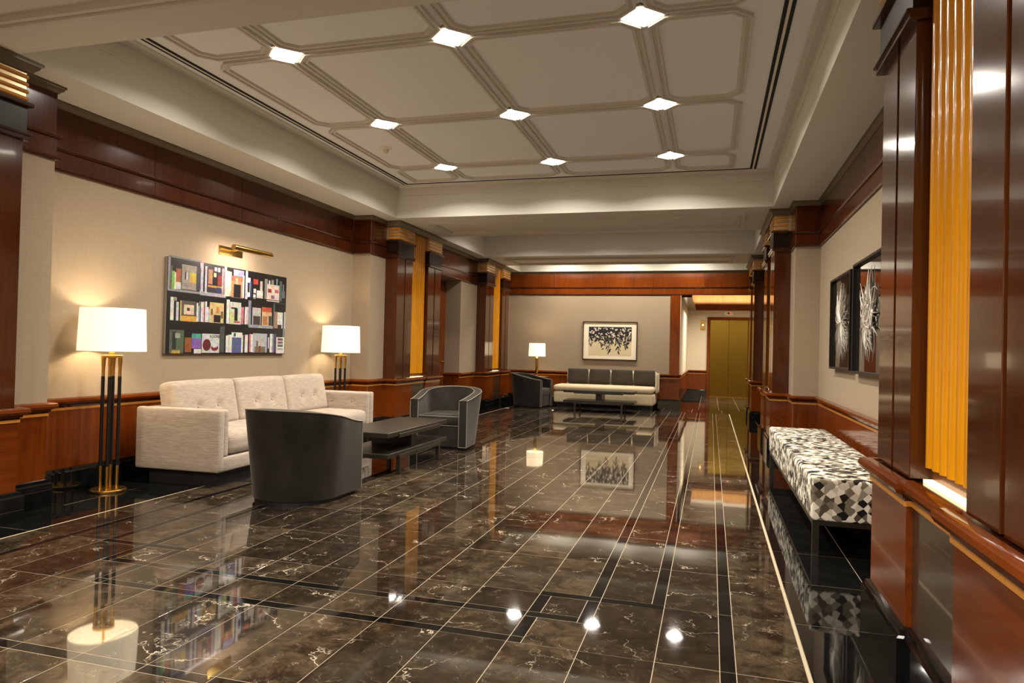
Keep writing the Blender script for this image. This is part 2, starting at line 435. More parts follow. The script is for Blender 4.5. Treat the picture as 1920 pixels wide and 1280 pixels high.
# flat veneer panels: each its own piece, joints between them
def panels(parent, path, z0, z1, name, mat, t, step, gap=.004, off=.0):
    for i in range(len(path)-1):
        a, c_ = Vector(path[i]), Vector(path[i+1]); L = (c_-a).length; d = (c_-a).normalized(); nrm = Vector((d.y, -d.x))
        # shorten/extend at corners so that panels meet
        s0 = s1 = 0.0
        if i > 0:
            p = (a-Vector(path[i-1])).normalized(); cr = p.x*d.y-p.y*d.x; s0 = t if cr < 0 else 0.0
            if cr > 0: s0 = -0.0
        if i < len(path)-2:
            q = (Vector(path[i+2])-c_).normalized(); cr = d.x*q.y-d.y*q.x; s1 = t if cr < 0 else 0.0
        n = max(1, round(L/step))
        for j in range(n):
            u0 = s0+(L-s0-s1)*j/n+gap/2; u1 = s0+(L-s0-s1)*(j+1)/n-gap/2
            p0 = a+d*u0; p1 = a+d*u1; q0 = p0+nrm*t; q1 = p1+nrm*t
            xs = sorted((p0.x, q1.x)); ys = sorted((p0.y, q1.y))
            MB().box(xs[0], xs[1], ys[0], ys[1], z0, z1, .0015).build(name, M[mat], parent)
for par, paths in ((wl, [PL_A, PL_B]), (wr, [PR_FULL]), (wf, [PF[:2]]), (wc, [PF[1:3]+[(-.125, YE)], [(1.17, YE), (2.6, YE)]])):
    for p in paths: panels(par, p, .205, .702, 'wainscot_panel', 'wood', .006, 1.32)
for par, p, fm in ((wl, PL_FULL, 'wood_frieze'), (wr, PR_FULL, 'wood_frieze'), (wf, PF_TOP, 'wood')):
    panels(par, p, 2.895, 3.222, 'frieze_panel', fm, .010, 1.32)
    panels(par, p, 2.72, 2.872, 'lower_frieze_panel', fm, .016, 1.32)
# wood post at the corner of the far wall
b = MB(); b.box(-.955, -.715, YF-.018, YF, .806, 2.702, .002); b.build('corner_post', M['wood'], wf)
b = MB(); b.box(-.722, -.708, YF-.018, YF+.14, .806, 2.702, .002); b.build('post_return', M['ivory'], wf)

# side passage with a wood door in the left wall
d1 = MB().box(-5.36, -5.30, 12.35, 13.5, 0, 2.68).build('door_1', M['wood']); struct(d1)
b = MB(); b.cyl(0, 0, .028, 0, .05, 16); o = b.build('door_knob', M['brass_bright'], d1, smooth=35); o.rotation_euler = (0, PI/2, 0); o.location = (-5.30, 13.40, 1.03)
b = MB(); b.box(-5.36, -5.09, 12.28, 12.35, 0, 2.71); b.box(-5.36, -5.09, 13.5, 13.57, 0, 2.71); b.box(-5.36, -5.09, 12.28, 13.57, 2.71, 2.78)
struct(b.build('trim_1', M['linen']))
b = MB(); sweep(b, [(-5.30, 13.5), (-4.97, 13.5)], RAIL); sweep(b, [(-5.30, 13.5), (-4.97, 13.5)], [(0, .2), (.006, .2), (.006, .735), (0, .735)])
b.build('jamb_wainscot', M['wood'], wl)

# ---------------------------------------------------------------- ceiling
S0, S1 = -4.69, .76
BEAMS = [(1.9, 3.70), (9.80, 11.58), (14.2, 15.75), (17.0, 17.14)]
COF = [(-5.0, 1.9), (3.70, 9.80), (11.58, 14.2), (15.75, 17.0)]
b = MB()
b.box(-5.55, S0, -5.1, 17.14, ZS, ZC+.02); b.box(S1, 1.55, -5.1, 17.14, ZS, ZC+.02)
for y0, y1 in BEAMS: b.box(S0, S1, y0, y1, ZS, ZC+.02)
soff = struct(b.build('ceiling_soffit', M['soffit']))
b = MB(); b.box(-5.55, 1.55, -5.1, 17.14, ZC, ZC+.12); ceil = struct(b.build('ceiling', M['ceiling']))
b = MB(); b.box(-.9, 2.75, YF, YE+.15, 3.22, 3.34); struct(b.build('ceiling_corridor', M['ceiling']))
# cornice inside each coffer
for y0, y1 in COF:
    ring = [(S0, y0), (S0, y1), (S1, y1), (S1, y0)]
    for nm, prof, mt in (('cornice', [(0, 3.598), (.010, 3.598), (.012, 3.612), (.006, 3.620), (.006, 3.735), (0, 3.735)], 'soffit'),
                         ('cornice_cap', [(0, 3.735), (.055, 3.735), (.062, 3.745), (.085, 3.748), (.095, 3.760), (.095, ZC), (0, ZC)], 'mould')):
        b = MB(); sweep(b, ring, prof, True); b.build(nm, M[mt], ceil, smooth=35)
# slim moulded field on the underside of each beam
def frame_ring(b, x0, x1, y0, y1, z, w, h):
    ring = [(x0, y0), (x0, y1), (x1, y1), (x1, y0)]
    sweep(b, ring, [(0, z), (0, z-h), (w*.3, z-h), (w*.38, z-h*.45), (w*.62, z-h*.45), (w*.7, z-h), (w, z-h), (w, z)], True)
for y0, y1 in ((2.25, 3.34), (10.16, 11.2), (14.52, 15.44)):
    b = MB(); frame_ring(b, -4.36, .43, y0, y1, ZS, .1, .034); b.build('beam_moulding', M['mould'], soff, smooth=35)
# coffer panels with clipped corners
def oct_pts(x0, x1, y0, y1, ch):
    a, bb, c_, d = ch
    pts = []
    pts += [(x0, y0+a), (x0, y1-bb)] if True else []
    pts += [(x0+bb, y1), (x1-c_, y1)]
    pts += [(x1, y1-c_), (x1, y0+d)]
    pts += [(x1-d, y0), (x0+a, y0)]
    return pts
def coffer_grid(y0, y1, ys):
    xs = [-4.29, *LX, .25]; yy = [y0, *ys, y1]
    for i in range(len(xs)-1):
        for j in range(len(yy)-1):
            g = .028
            fx0 = xs[i]+(g if i else 0); fx1 = xs[i+1]-(g if i < len(xs)-2 else 0)
            fy0 = yy[j]+(g if j else 0); fy1 = yy[j+1]-(g if j < len(yy)-2 else 0)
            ch = [.17, .17, .17, .17]
            ch = [.13 if (i and j) else .13, .13, .13, .13]
            if i == 0 and j == 0: ch[0] = .02
            if i == 0 and j == len(yy)-2: ch[1] = .02
            if i == len(xs)-2 and j == len(yy)-2: ch[2] = .02
            if i == len(xs)-2 and j == 0: ch[3] = .02
            ring = oct_pts(fx0, fx1, fy0, fy1, ch)
            b = MB(); sweep(b, ring, [(0, ZC), (0, ZC-.028), (.020, ZC-.028), (.024, ZC-.012), (.040, ZC-.012), (.046, ZC-.022), (.066, ZC-.022), (.074, ZC)], True)
            b.build('ceiling_panel_frame', M['mould'], ceil, smooth=25)
coffer_grid(4.1, 9.52, (5.12, 6.96, 8.80))

# linear slot diffusers round the coffer: an object with four runs, each two slots and a blade
dif = thing('linear_air_diffuser', 'long black double-slot air diffuser running round the big ceiling coffer', 'air diffuser', (0, 0, 0))
ox, oy0, oy1 = (-4.535, .525), 3.98, 9.745
for x0, x1, y0, y1, along in ((-4.535, -4.455, oy0, oy1, 'y'), (.445, .525, oy0, oy1, 'y'), (-4.535, .525, 9.665, 9.745, 'x'), (-4.535, .525, 3.98, 4.06, 'x')):
    if along == 'x': x0 += .081; x1 -= .081
    fr = MB().box(x0, x1, y0, y1, ZC-.006, ZC-.0005).build('slot', M['slot'], dif)
    if along == 'y': bl = MB().box((x0+x1)/2-.011, (x0+x1)/2+.011, y0+.03, y1-.03, ZC-.0075, ZC-.002)
    else: bl = MB().box(x0-.03, x1+.03, (y0+y1)/2-.011, (y0+y1)/2+.011, ZC-.0075, ZC-.002)
    bl.build('blade', M['slot_white'], dif)

# downlights
names = {0: {5.12: 'nearest', 6.96: 'middle', 8.80: 'farthest'}}
xn = {LX[0]: 'left', LX[1]: 'centre', LX[2]: 'right'}
proto = None
for ly, far in LROWS:
    for lx in LX:
        if ly in names[0]:
            lab = 'bright diamond-shaped recessed downlight, %s row of the coffer, %s of three' % (names[0][ly], xn[lx]); grp = 'diamond downlights in the big coffer'
        else:
            where = {-2.6: 'behind the camera, far row', -.6: 'behind the camera, near row', 12.9: 'in the narrow coffer between the two beams', 16.25: 'in the last coffer before the far wall'}[ly]
            lab = 'recessed downlight %s, %s of three' % (where, xn[lx]); grp = 'other recessed downlights'
        if proto is None:
            proto = thing('ceiling_light', lab, 'ceiling light', (lx, ly, ZC-.03), PI/4, grp)
            b = MB()
            for a in range(4):
                q = [(.108, -.132), (.132, -.132), (.132, .132), (.108, .132)]
                ca, sa = math.cos(a*PI/2), math.sin(a*PI/2)
                b.prism([(x*ca-y*sa, x*sa+y*ca) for x, y in q], .013, .029)
            b.build('trim_ring', M['slot_white'], proto)
            MB().box(-.108, .108, -.108, .108, .008, .016).build('lens', M['lens'], proto)
        else: dup(proto, (lx, ly, ZC-.03), PI/4, lab, grp)
sd = thing('smoke_detector', 'small round smoke detector hanging from the coffer near the left downlights', 'smoke detector', (-3.93, 7.86, ZC))
MB().lathe([(.075, 0), (.075, -.012), (.06, -.02), (.001, -.02)], 24).build('base', M['white_plastic'], sd, smooth=35)
MB().lathe([(.034, -.02), (.030, -.05), (.018, -.075), (.001, -.078)], 20).build('sensor_head', M['white_plastic'], sd, smooth=35)

# ---------------------------------------------------------------- floor
random.seed(7)
FC = -1.995
b = MB(); b.box(-5.4, 1.5, -5.1, YF+.2, -.1, -.0012); b.box(-.9, 2.75, YF+.2, YE+.1, -.1, -.0012)
floor = struct(b.build('floor', M['grout']))
GX, GY = .0040, .0044
rects = []      # (x0,x1,y0,y1,kind)
RT = .654; R0 = 3.675
def col_rows(x0, x1, y0, y1, kind, n=None):
    rects.append((x0, x1, y0, y1, kind))
fieldx = [FC-1.14+i*2.28/7 for i in range(8)]
rows_hi = [R0+RT*i for i in range(20)]          # 3.675 .. 16.1
side = [(-.855, -.595, 'b'), (-.595, -.53, 'k'), (-.53, -.27, 'b'), (-.27, -.205, 'k'), (-.205, .06, 'b'), (.06, .125, 'k'), (.125, .403, 'b'), (.418, .87, 'g'), (.87, 1.31, 'g')]
def both(x0, x1, y0, y1, k):
    rects.append((x0, x1, y0, y1, k)); rects.append((2*FC-x1, 2*FC-x0, y0, y1, k))
for j in range(len(rows_hi)-1):
    y0, y1 = rows_hi[j], rows_hi[j+1]
    for i in range(7): rects.append((fieldx[i], fieldx[i+1], y0, y1, 'b'))
    for x0, x1, k_ in side:
        yy0 = 3.71 if (j == 0 and x1 < -.2) else y0
        both(x0, x1, yy0, y1, k_)
# band zone
for i in range(7):
    a, c_ = fieldx[i], fieldx[i+1]
    rects += [(a, c_, 3.02, 3.085, 'k'), (a, c_, 3.085, 3.335, 'b'), (a, c_, 3.335, 3.40, 'k'), (a, c_, 3.40, R0, 'b')]
both(-.855, -.79, 3.085, 3.335, 'k'); both(-.855, -.79, 3.40, 3.645, 'k')
both(-.855, -.79, 3.02, 3.085, 'k'); both(-.855, -.595, 3.335, 3.40, 'k'); both(-.595, -.53, 3.335, 3.645, 'k')
both(-.79, -.53, 3.02, 3.335, 'b'); both(-.79, -.595, 3.40, 3.645, 'b'); both(-.53, -.205, 3.02, 3.645, 'b')
both(-.855, -.53, 3.645, 3.71, 'k'); both(-.53, -.205, 3.645, 3.71, 'k')
both(-.205, .06, 3.02, R0, 'b')
for x0, x1, k_ in side[5:]: both(x0, x1, 3.02, R0, k_)
# foreground rows
yl = [3.02, 2.366, 1.712, 1.058, .404, -.25, -.904, -1.558, -2.212, -2.866, -3.52, -4.174, -5.0]
lowcols = [(fieldx[i], fieldx[i+1], 'b') for i in range(7)]
for j in range(len(yl)-1):
    y1, y0 = yl[j], yl[j+1]
    for a, c_, k_ in lowcols:
        if j == 0: rects += [(a, c_, 2.325, y1, 'b')]
        elif j == 1: rects += [(a, c_, 2.26, 2.325, 'k'), (a, c_, y0, 2.26, 'b')]
        else: rects.append((a, c_, y0, y1, k_))
    for x0, x1, k_ in [(-.855, -.53, 'b'), (-.53, -.205, 'b'), (-.205, .06, 'b')]+side[5:]: both(x0, x1, y0, y1, k_)
# far border and corridor
for j, (y0, y1) in enumerate(((16.1, 16.6), (16.6, 17.1))):
    x = -4.97
    while x < .95: rects.append((x, min(x+.654, 1.31), y0, y1, 'g')); x += .654
y = YF
while y < YE-.05:
    x = -.72
    while x < 2.55:
        rects.append((x, min(x+.46, 2.6), y, min(y+.654, YE), 'g' if (y == YF or x == -.72) else 'b')); x += .46
    y += .654
# mark which are seen, nearest first
Mi = cam.matrix_world.inverted()
def seen(r):
    cx, cy = (r[0]+r[1])/2, (r[2]+r[3])/2
    q = Mi @ Vector((cx, cy, 0))
    if q.z > -.5: return None
    u, v = q.x/-q.z*1309, q.y/-q.z*1309
    if abs(u) > 1040 or abs(v) > 740: return None
    return cy
cache = {}
def tile_mesh(w, h, k_):
    key = (round(w, 3), round(h, 3), k_)
    if key not in cache:
        gx, gy = GX/2, GY/2; c_ = .00004
        x, y_ = w/2-gx, h/2-gy
        vs = [(-x, -y_, -.006), (x, -y_, -.006), (x, y_, -.006), (-x, y_, -.006), (-x, -y_, -c_), (x, -y_, -c_), (x, y_, -c_), (-x, y_, -c_),
              (-x+c_, -y_+c_, 0), (x-c_, -y_+c_, 0), (x-c_, y_-c_, 0), (-x+c_, y_-c_, 0)]
        fs = []
        for o_ in (0, 4):
            for i in range(4): fs.append((o_+i, o_+(i+1) % 4, o_+4+(i+1) % 4, o_+4+i))
        fs.append((8, 9, 10, 11)); fs.append((3, 2, 1, 0))
        me = bpy.data.meshes.new({'b': 'marble_tile', 'k': 'black_band_piece', 'g': 'black_tile'}[k_]); me.from_pydata(vs, [], fs); me.update()
        me.materials.append(M['tile'] if k_ == 'b' else M['tile_black']); cache[key] = me
    return cache[key]
cand = sorted([(s_, i) for i, s_ in ((i, seen(r)) for i, r in enumerate(rects)) if s_ is not None])
cnt = {'b': 0, 'k': 0, 'g': 0}; single = set()
for s_, i in cand:
    k_ = rects[i][4]
    if cnt[k_] < 290: cnt[k_] += 1; single.add(i)
rest = {'b': MB(), 'k': MB(), 'g': MB()}
for i, (x0, x1, y0, y1, k_) in enumerate(rects):
    if i in single:
        o = bpy.data.objects.new({'b': 'marble_tile', 'k': 'black_band_piece', 'g': 'black_tile'}[k_], tile_mesh(x1-x0, y1-y0, k_))
        COL.objects.link(o); o.parent = floor; o.location = ((x0+x1)/2, (y0+y1)/2, random.uniform(-.0003, 0))
        o.rotation_euler = (random.gauss(0, .0006), random.gauss(0, .0006), 0)
    else: rest[k_].box(x0+GX/2, x1-GX/2, y0+GY/2, y1-GY/2, -.006, -.0002)
for k_, nm in (('b', 'distant_marble_tiles'), ('k', 'distant_band_pieces'), ('g', 'distant_black_tiles')):
    if rest[k_].v: rest[k_].build(nm, M['tile'] if k_ == 'b' else M['tile_black'], floor, kind='stuff')
for x, hw_ in ((.4105, .0050), (2*FC-.4105, .0028)):
    MB().box(x-hw_, x+hw_, -5, 16.1, -.006, .0002).build('pale_strip', M['strip'], floor)

# ---------------------------------------------------------------- lift at the end of the corridor
d2 = MB().box(-.04, 1.08, YE-.012, YE-.002, 0, 2.38).build('door_2', M['slot']); struct(d2)
MB().box(-.035, .517, YE-.04, YE-.014, .01, 2.375, .002).build('door_leaf', M['bronze'], d2)
MB().box(.523, 1.075, YE-.04, YE-.014, .01, 2.375, .002).build('door_leaf', M['bronze'], d2)
MB().box(-.04, 1.08, YE-.09, YE-.02, 0, .008).build('door_sill', M['brass'], d2)
b = MB(); b.box(-.125, -.04, YE-.05, YE, 0, 2.47, .003); b.box(1.08, 1.165, YE-.05, YE, 0, 2.47, .003); b.box(-.04, 1.08, YE-.05, YE, 2.38, 2.47, .003)
b.build('door_frame', M['wood_x'], d2)
# wood beam and cove around the corridor
b = MB(); sweep(b, [(-.72, YF+.2), (-.72, YE), (2.6, YE)], [(0, 2.665), (.26, 2.665), (.26, 2.855), (.235, 2.855), (.235, 2.80), (0, 2.80)])
struct(b.build('trim_2', M['wood_x'], smooth=20))
cw = NT('cove_veneer'); nz = cw.node('ShaderNodeTexNoise', {'Vector': coords(cw, (14, 14, 1.4)), 'Scale': 1.0, 'Detail': 4.0})
r_ = cw.ramp(nz, [(.3, srgb(206, 150, 92)), (.7, srgb(222, 170, 112))]); cw.set(Base_Color=r_, Roughness=.4); M['veneer'] = cw.m
x = -.72; tr3 = struct(MB().box(-.72, 2.6, YE-.008, YE-.001, 2.80, 3.22).build('trim_3', M['veneer']))
for i in range(3):
    MB().box(-.716+i*1.107, -.716+(i+1)*1.107-.006, YE-.018, YE-.008, 2.80, 3.2195).build('veneer_panel', M['veneer'], tr3)
struct(MB().box(-.719, -.708, YF+.2, YE-.02, 2.80, 3.219).build('trim_4', M['veneer']))
cp = thing('lift_call_panel', 'brass call plate with one glowing button, left of the lift doors', 'call panel', (-.26, YE, 2.21))
MB().box(-.07, .07, -.012, 0, -.155, .155, .003).build('plate', M['brass'], cp)
b = MB(); b.cyl(0, 0, .026, 0, .012, 16); o = b.build('button', M['call_glow'], cp, smooth=35); o.rotation_euler = (PI/2, 0, 0); o.location = (0, -.012, .01)
ip = thing('lift_floor_indicator', 'pale lift position indicator with a dark arrow and red figure above the lift doors', 'indicator', (.51, YE, 2.59))
MB().box(-.13, .13, -.014, 0, -.055, .055, .003).build('plate', M['white_plastic'], ip)
MB().prism([(-.06, 0), (0, -.026), (0, .026)], -.017, -.014, axis=1).build('arrow', M['slot'], ip)
MB().box(0, .02, -.017, -.014, -.026, .026).build('arrow_tail', M['slot'], ip)
MB().box(.022, .05, -.018, -.014, -.022, .022).build('red_figure', M['red_led'], ip)

# ---------------------------------------------------------------- pilasters
def half_round(b, y0, r, x, z0, z1, n=12):      # vertical flute facing +x, centred on y0
    pts = [(x+r*.95*math.sin(PI*i/n), y0+r*math.cos(PI*i/n)) for i in range(n+1)]
    b.prism(pts[::-1], z0, z1)
def make_pilaster(label):
    t = thing('pilaster', label, 'pilaster', (-4.97, 10.94, 0))      # local: +x out of the wall, y along it
    L = .92; w = .585; wd = M['wood_col']
    v_ped, v_mid, v_sh, v_gold = .23, .205, .21, .13
    for s_ in (-1, 1):
        a0, a1 = sorted((s_*L, s_*(L-.63)))
        MB().box(0, v_ped, a0, a1, .2, .70, .002).build('pedestal', M['wood_x'], t)
        # two shaft boards with a groove between
        e0 = s_*(L-.012); e1 = s_*(L-w+.0); mid = (e0+e1)/2
        q0, q1 = sorted((e0, mid+s_*.016)); MB().box(0, v_sh, q0, q1, .806, 2.72, .003).build('shaft', wd, t)
        q0, q1 = sorted((mid-s_*.016, e1)); MB().box(0, v_sh, q0, q1, .806, 2.72, .003).build('shaft', wd, t)
        MB().box(0, v_sh-.04, mid-.017, mid+.017, .806, 2.72).build('groove_backing', M['wood_dark'], t)
        # capital block with two lips
        path = [(-.0, a) for a in (0, 0)]
        yA, yB = sorted((s_*(L+.0), s_*(L-w-.012)))
        cap = MB().box(0, v_sh+.018, yA, yB, 2.75, 2.965, .003).build('capital_block', M['wood_cap'], t)
        for z0, z1, e in ((2.715, 2.755, .032), (2.745, 2.765, .044), (2.955, 2.985, .05)):
            MB().box(0, v_sh+e, yA-(e*.6 if s_ < 0 else .01), yB+(e*.6 if s_ > 0 else .01), z0, z1, .005).build('capital_lip', M['wood_dark'], cap)
        # ivory ground with rounded amber bars
        g = MB().box(0, v_sh+.012, min(s_*.31, s_*(L-.01)), max(s_*.31, s_*(L-.01)), 2.985, 3.2, .002).build('capital_ground', M['champagne'], t)
        for i in range(4):
            z = 3.012+.0525*i; rr = .0150; ya = s_*.318; yb = s_*(L-.002)
            pts = [(.05, yb, z), (v_sh+.010, yb, z), (v_sh+.013, yb-s_*.006, z), (v_sh+.013, ya, z)]
            bb = MB()
            P = [Vector(p) for p in pts]
            bb.tube(pts, rr, 8)
            bb.build('capital_bar', M['amber_bar'], g, smooth=50)
    MB().box(0, v_mid, -(L-.63), L-.63, .2, .70, .002).build('pedestal_inset', M['wood_slate'], t)
    # base, rail, inlay around the pedestal
    ped = [(0, -L), (v_ped, -L), (v_ped, -(L-.63)), (v_mid, -(L-.63)), (v_mid, L-.63), (v_ped, L-.63), (v_ped, L), (0, L)]
    for name, prof, mat in LOW:
        b = MB(); sweep(b, ped, prof); b.build(name, M[mat], t, smooth=None if name == 'black_base' else 35)
    b = MB(); b.prism(ped, .70, .7995); b.build('pedestal_core', M['wood_dark'], t)
    # fluted amber centre
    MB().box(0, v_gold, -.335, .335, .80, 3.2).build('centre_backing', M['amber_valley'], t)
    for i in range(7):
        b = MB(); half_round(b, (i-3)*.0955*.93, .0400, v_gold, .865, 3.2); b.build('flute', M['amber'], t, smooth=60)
    b = MB(); b.box(v_gold, v_gold+.035, -.31, .31, .8, .812); b.build('lit_ledge', M['led'], t)
    # cornice over everything
    b = MB(); sweep(b, [(0, -L-.02), (v_sh+.03, -L-.02), (v_sh+.03, L+.02), (0, L+.02)], [(-.2, 3.2), (.0, 3.2), (.008, 3.215), (.03, 3.235), (.036, 3.252), (.05, 3.258), (.05, ZS-.0005), (-.2, ZS-.0005)])
    b.build('cornice', M['taupe_dark'], t, smooth=30)
    return t
GP = 'pilasters along the side walls'
p0 = make_pilaster('wood pilaster with fluted amber centre on the left wall, beside the cream sofa lamp'); p0['group'] = GP
for x, y, rz, lab in ((-4.97, 15.43, 0, 'wood pilaster with fluted amber centre at the far left corner, behind the grey armchair'),
                      (-4.97, 2.91, 0, 'wood pilaster on the left wall nearest the camera, left of the first floor lamp'),
                      (MX(-4.97), 2.91, PI, 'big glossy wood pilaster with fluted amber centre nearest the camera on the right'),
                      (MX(-4.97), 10.94, PI, 'wood pilaster on the right wall just beyond the mosaic bench'),
                      (MX(-4.97), 15.43, PI, 'wood pilaster on the right wall next to the lift corridor')):
    dup(p0, (x, y, 0), rz, lab, GP)

# ================================================================== FURNITURE
def puff(b, x0, x1, y0, y1, z0, z1, r=.03, pf=(0, 0, 0), n=(10, 10, 6), tufts=()):
    """rounded, slightly inflated box; tufts = (axis, side, u, v, depth, radius)"""
    cx, cy, cz = (x0+x1)/2, (y0+y1)/2, (z0+z1)/2; h = ((x1-x0)/2, (y1-y0)/2, (z1-z0)/2)
    r = min(r, *[q*.98 for q in h])
    for ax in range(3):
        b1, b2 = (ax+1) % 3, (ax+2) % 3
        def lin(nn, hh):     # denser near the edges
            base = [-hh, -hh+r*.3, -hh+r]+[-hh+r+(2*hh-2*r)*i/nn for i in range(1, nn)]+[hh-r, hh-r*.3, hh]
            return base
        U, V = lin(n[b1], h[b1]), lin(n[b2], h[b2])
        for s in (-1, 1):
            rows = []
            for v in V:
                row = []
                for u in U:
                    p = [0, 0, 0]; p[ax] = s*h[ax]; p[b1] = u; p[b2] = v
                    q = [max(-h[i]+r, min(h[i]-r, p[i])) for i in range(3)]
                    d = Vector([p[i]-q[i] for i in range(3)])
                    if d.length > 1e-9: d = d.normalized()*r
                    p = [q[i]+d[i] for i in range(3)]
                    uu, vv = u/h[b1], v/h[b2]; w = max(0, 1-uu*uu)*max(0, 1-vv*vv)
                    p[ax] += s*pf[ax]*w**.6 if w > 0 else 0
                    for (ta, ts, tu, tv, td, tr) in tufts:
                        if ta == ax and ts == s:
                            dd = ((u-tu)**2+(v-tv)**2)/(tr*tr); p[ax] -= s*td*math.exp(-dd)
                    row.append((cx+p[0], cy+p[1], cz+p[2]))
                rows.append(row if s > 0 else row[::-1])
            b.grid(rows)
    return b

# ---- cream sofa (local: x along the wall, -y to the front)
sofa = thing('sofa', 'long cream textured three-cushion sofa with button-tufted back against the left wall', 'sofa', (-4.69, 6.84, 0), PI/2+.035)
HW = 1.59
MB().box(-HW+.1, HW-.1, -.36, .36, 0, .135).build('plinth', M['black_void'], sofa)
b = puff(MB(), -HW+.008, HW-.008, -.441, .43, .138, .27, .018, n=(20, 8, 3)); b.build('base_rail', M['cream'], sofa, smooth=60)
for s in (-1, 1):
    a0, a1 = sorted((s*HW, s*(HW-.085)))
    puff(MB(), a0, a1, -.445, .44, .14, .70, .022, n=(2, 10, 8)).build('arm', M['cream'], sofa, smooth=60)
    a0, a1 = sorted((s*(HW-.085), s*(HW-.165))); tu = []
    # axis 0 face: u along y, v along z
    tu = [(0, -s, -.17, .10, .022, .035), (0, -s, .12, .10, .022, .035)]
    pad = puff(MB(), a0, a1, -.43, .36, .27, .695, .02, (.008, 0, 0), (2, 26, 16), tu).build('arm_pad', M['cream'], sofa, smooth=60)
    for yy in (-.205, .085):
        b = MB(); b.tube([(s*(HW-.165-.002), yy, .582), (s*(HW-.165+.014), yy, .582)], .011, 10); b.build('button', M['cream'], pad, smooth=40)
puff(MB(), -HW+.06, HW-.06, .34, .435, .14, .695, .03, n=(16, 2, 6)).build('back_frame', M['cream'], sofa, smooth=60)
puff(MB(), -HW+.168, HW-.168, -.435, .30, .275, .475, .06, (0, .008, .02), (24, 10, 4)).build('seat_cushion', M['cream'], sofa, smooth=60)
cwid = (2*HW-.34)/3
for i in range(3):
    b = MB(); x0 = -HW+.17+i*cwid
    tf = [(1, -1, z_, x_, .030, .05) for x_ in (-.15, .15) for z_ in (-.03,)]
    puff(b, -cwid/2+.003, cwid/2-.003, -.085, .085, -.235, .235, .045, (0, .022, .01), (34, 3, 22), tf)
    o = b.build('back_cushion', M['cream'], sofa, smooth=70); o.location = (x0+cwid/2, .245, .685); o.rotation_euler = (-.20, 0, 0)
    for x_ in (-.15, .15):
        q = MB(); q.lathe([(.0005, -.006), (.008, -.005), (.011, 0), (.011, .01)], 10)
        oo = q.build('button', M['cream'], o, smooth=40); oo.rotation_euler = (-PI/2, 0, 0); oo.location = (x_, -.083, -.03)

# ---- barrel armchair (local -y to the front)
def make_chair(label):
    t = thing('armchair', label, 'armchair', (0, 0, 0), 0, 'grey velvet barrel armchairs')
    A_, B_, TH = .385, .385, .105
    st = []
    for i in range(7): st.append(((A_, -.41+.41*i/6), (1, 0), 0))
    for i in range(1, 24):
        a = PI*i/24; nx, ny = math.cos(a)/A_, math.sin(a)/B_; L = math.hypot(nx, ny); st.append(((A_*math.cos(a), B_*math.sin(a)), (nx/L, ny/L), math.sin(a)))
    for i in range(7): st.append(((-A_, -.41*i/6), (-1, 0), 0))
    def top(y): 
        q = max(0, min(1, (y+.41)/.81)); return .635+.145*(q*q*(3-2*q)*.5+q*.5)
    secs = []; eo = []; ei = []
    for (x, y), (nx, ny), fl in st:
        zt = top(y); f0 = .085*min(1, max(0, (y+.41)/.5))
        def P(off, z):
            g = f0*(z/.78)-.028*min(1, max(0, (y+.41)/.5)); return (x+nx*(off+g), y+ny*(off+g), z)
        sec = [P(0, z) for z in (.035, .2, .4, zt-.1, zt-.02)]+[P(-.004, zt-.006), P(-.012, zt)]
        sec += [P(-TH+.012, zt), P(-TH+.004, zt-.006)]+[P(-TH, z) for z in (zt-.02, .45, .2, .035)]
        secs.append(sec); eo.append(P(-.002, zt-.003)); ei.append(P(-TH+.002, zt-.003))
    b = MB(); b.grid(secs, True); n = len(secs[0])
    b.add(secs[0], [tuple(range(n))]); b.add(secs[-1], [tuple(range(n))[::-1]])
    b.build('shell', M['velvet'], t, smooth=35)
    b = MB(); b.tube(eo, .0048, 6); b.tube(ei, .0048, 6)
    for sec in (secs[0], secs[-1]):
        y_ = sec[0][1]-.001
        b.tube([(sec[0][0], y_, .04), (sec[4][0], y_, sec[4][2])], .005, 6); b.tube([(sec[-1][0], y_, .04), (sec[-4][0], y_, sec[-4][2])], .005, 6)
        b.tube([(sec[0][0], y_, .04), (sec[-1][0], y_, .04)], .004, 6)
    b.build('piping', M['piping'], t, smooth=60)
    # seat cushion
    R = A_-TH-.004
    def plan(sc, d=0):
        pts = [(R*sc, -.395*1.0+d), (R*sc, -.2), (R*sc, -.05)]+[(R*sc*math.cos(PI*i/16), (B_-TH)*sc*math.sin(PI*i/16)) for i in range(17)]+[(-R*sc, -.05), (-R*sc, -.2), (-R*sc, -.395+d)]
        pts += [(-R*sc*.5, -.395+d-.004), (0, -.395+d-.006), (R*sc*.5, -.395+d-.004)]
        return pts
    def ring(z, sc, d): return [(x, y, z) for x, y in plan(sc, d)]
    rings = [ring(.30, .96, .02), ring(.315, 1, .003), ring(.36, 1.0, -.004), ring(.415, 1, .003), ring(.435, .97, .02), ring(.448, .8, .09), ring(.455, .5, .2), ring(.457, .1, .32)]
    b = MB(); b.grid(rings, True); b.add(rings[0], [tuple(range(len(rings[0])))[::-1]]); b.add(rings[-1], [tuple(range(len(rings[0])))])
    seat = b.build('seat_cushion', M['velvet'], t, smooth=60)
    b = MB()
    for z, sc, d in ((.425, .99, .008), (.308, .99, .008)):
        pr = ring(z, sc, d); b.tube(pr[-5:]+pr[:1], .005, 6)
    b.build('piping', M['piping'], seat, smooth=60)
    MB().box(-A_+TH-.002, A_-TH+.002, -.385, .1, .035, .30, .004).build('front_panel', M['velvet'], t)
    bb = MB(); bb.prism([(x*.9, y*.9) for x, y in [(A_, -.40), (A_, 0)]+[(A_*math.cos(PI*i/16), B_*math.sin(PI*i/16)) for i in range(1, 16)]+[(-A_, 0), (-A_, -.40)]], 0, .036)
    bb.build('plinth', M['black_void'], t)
    return t
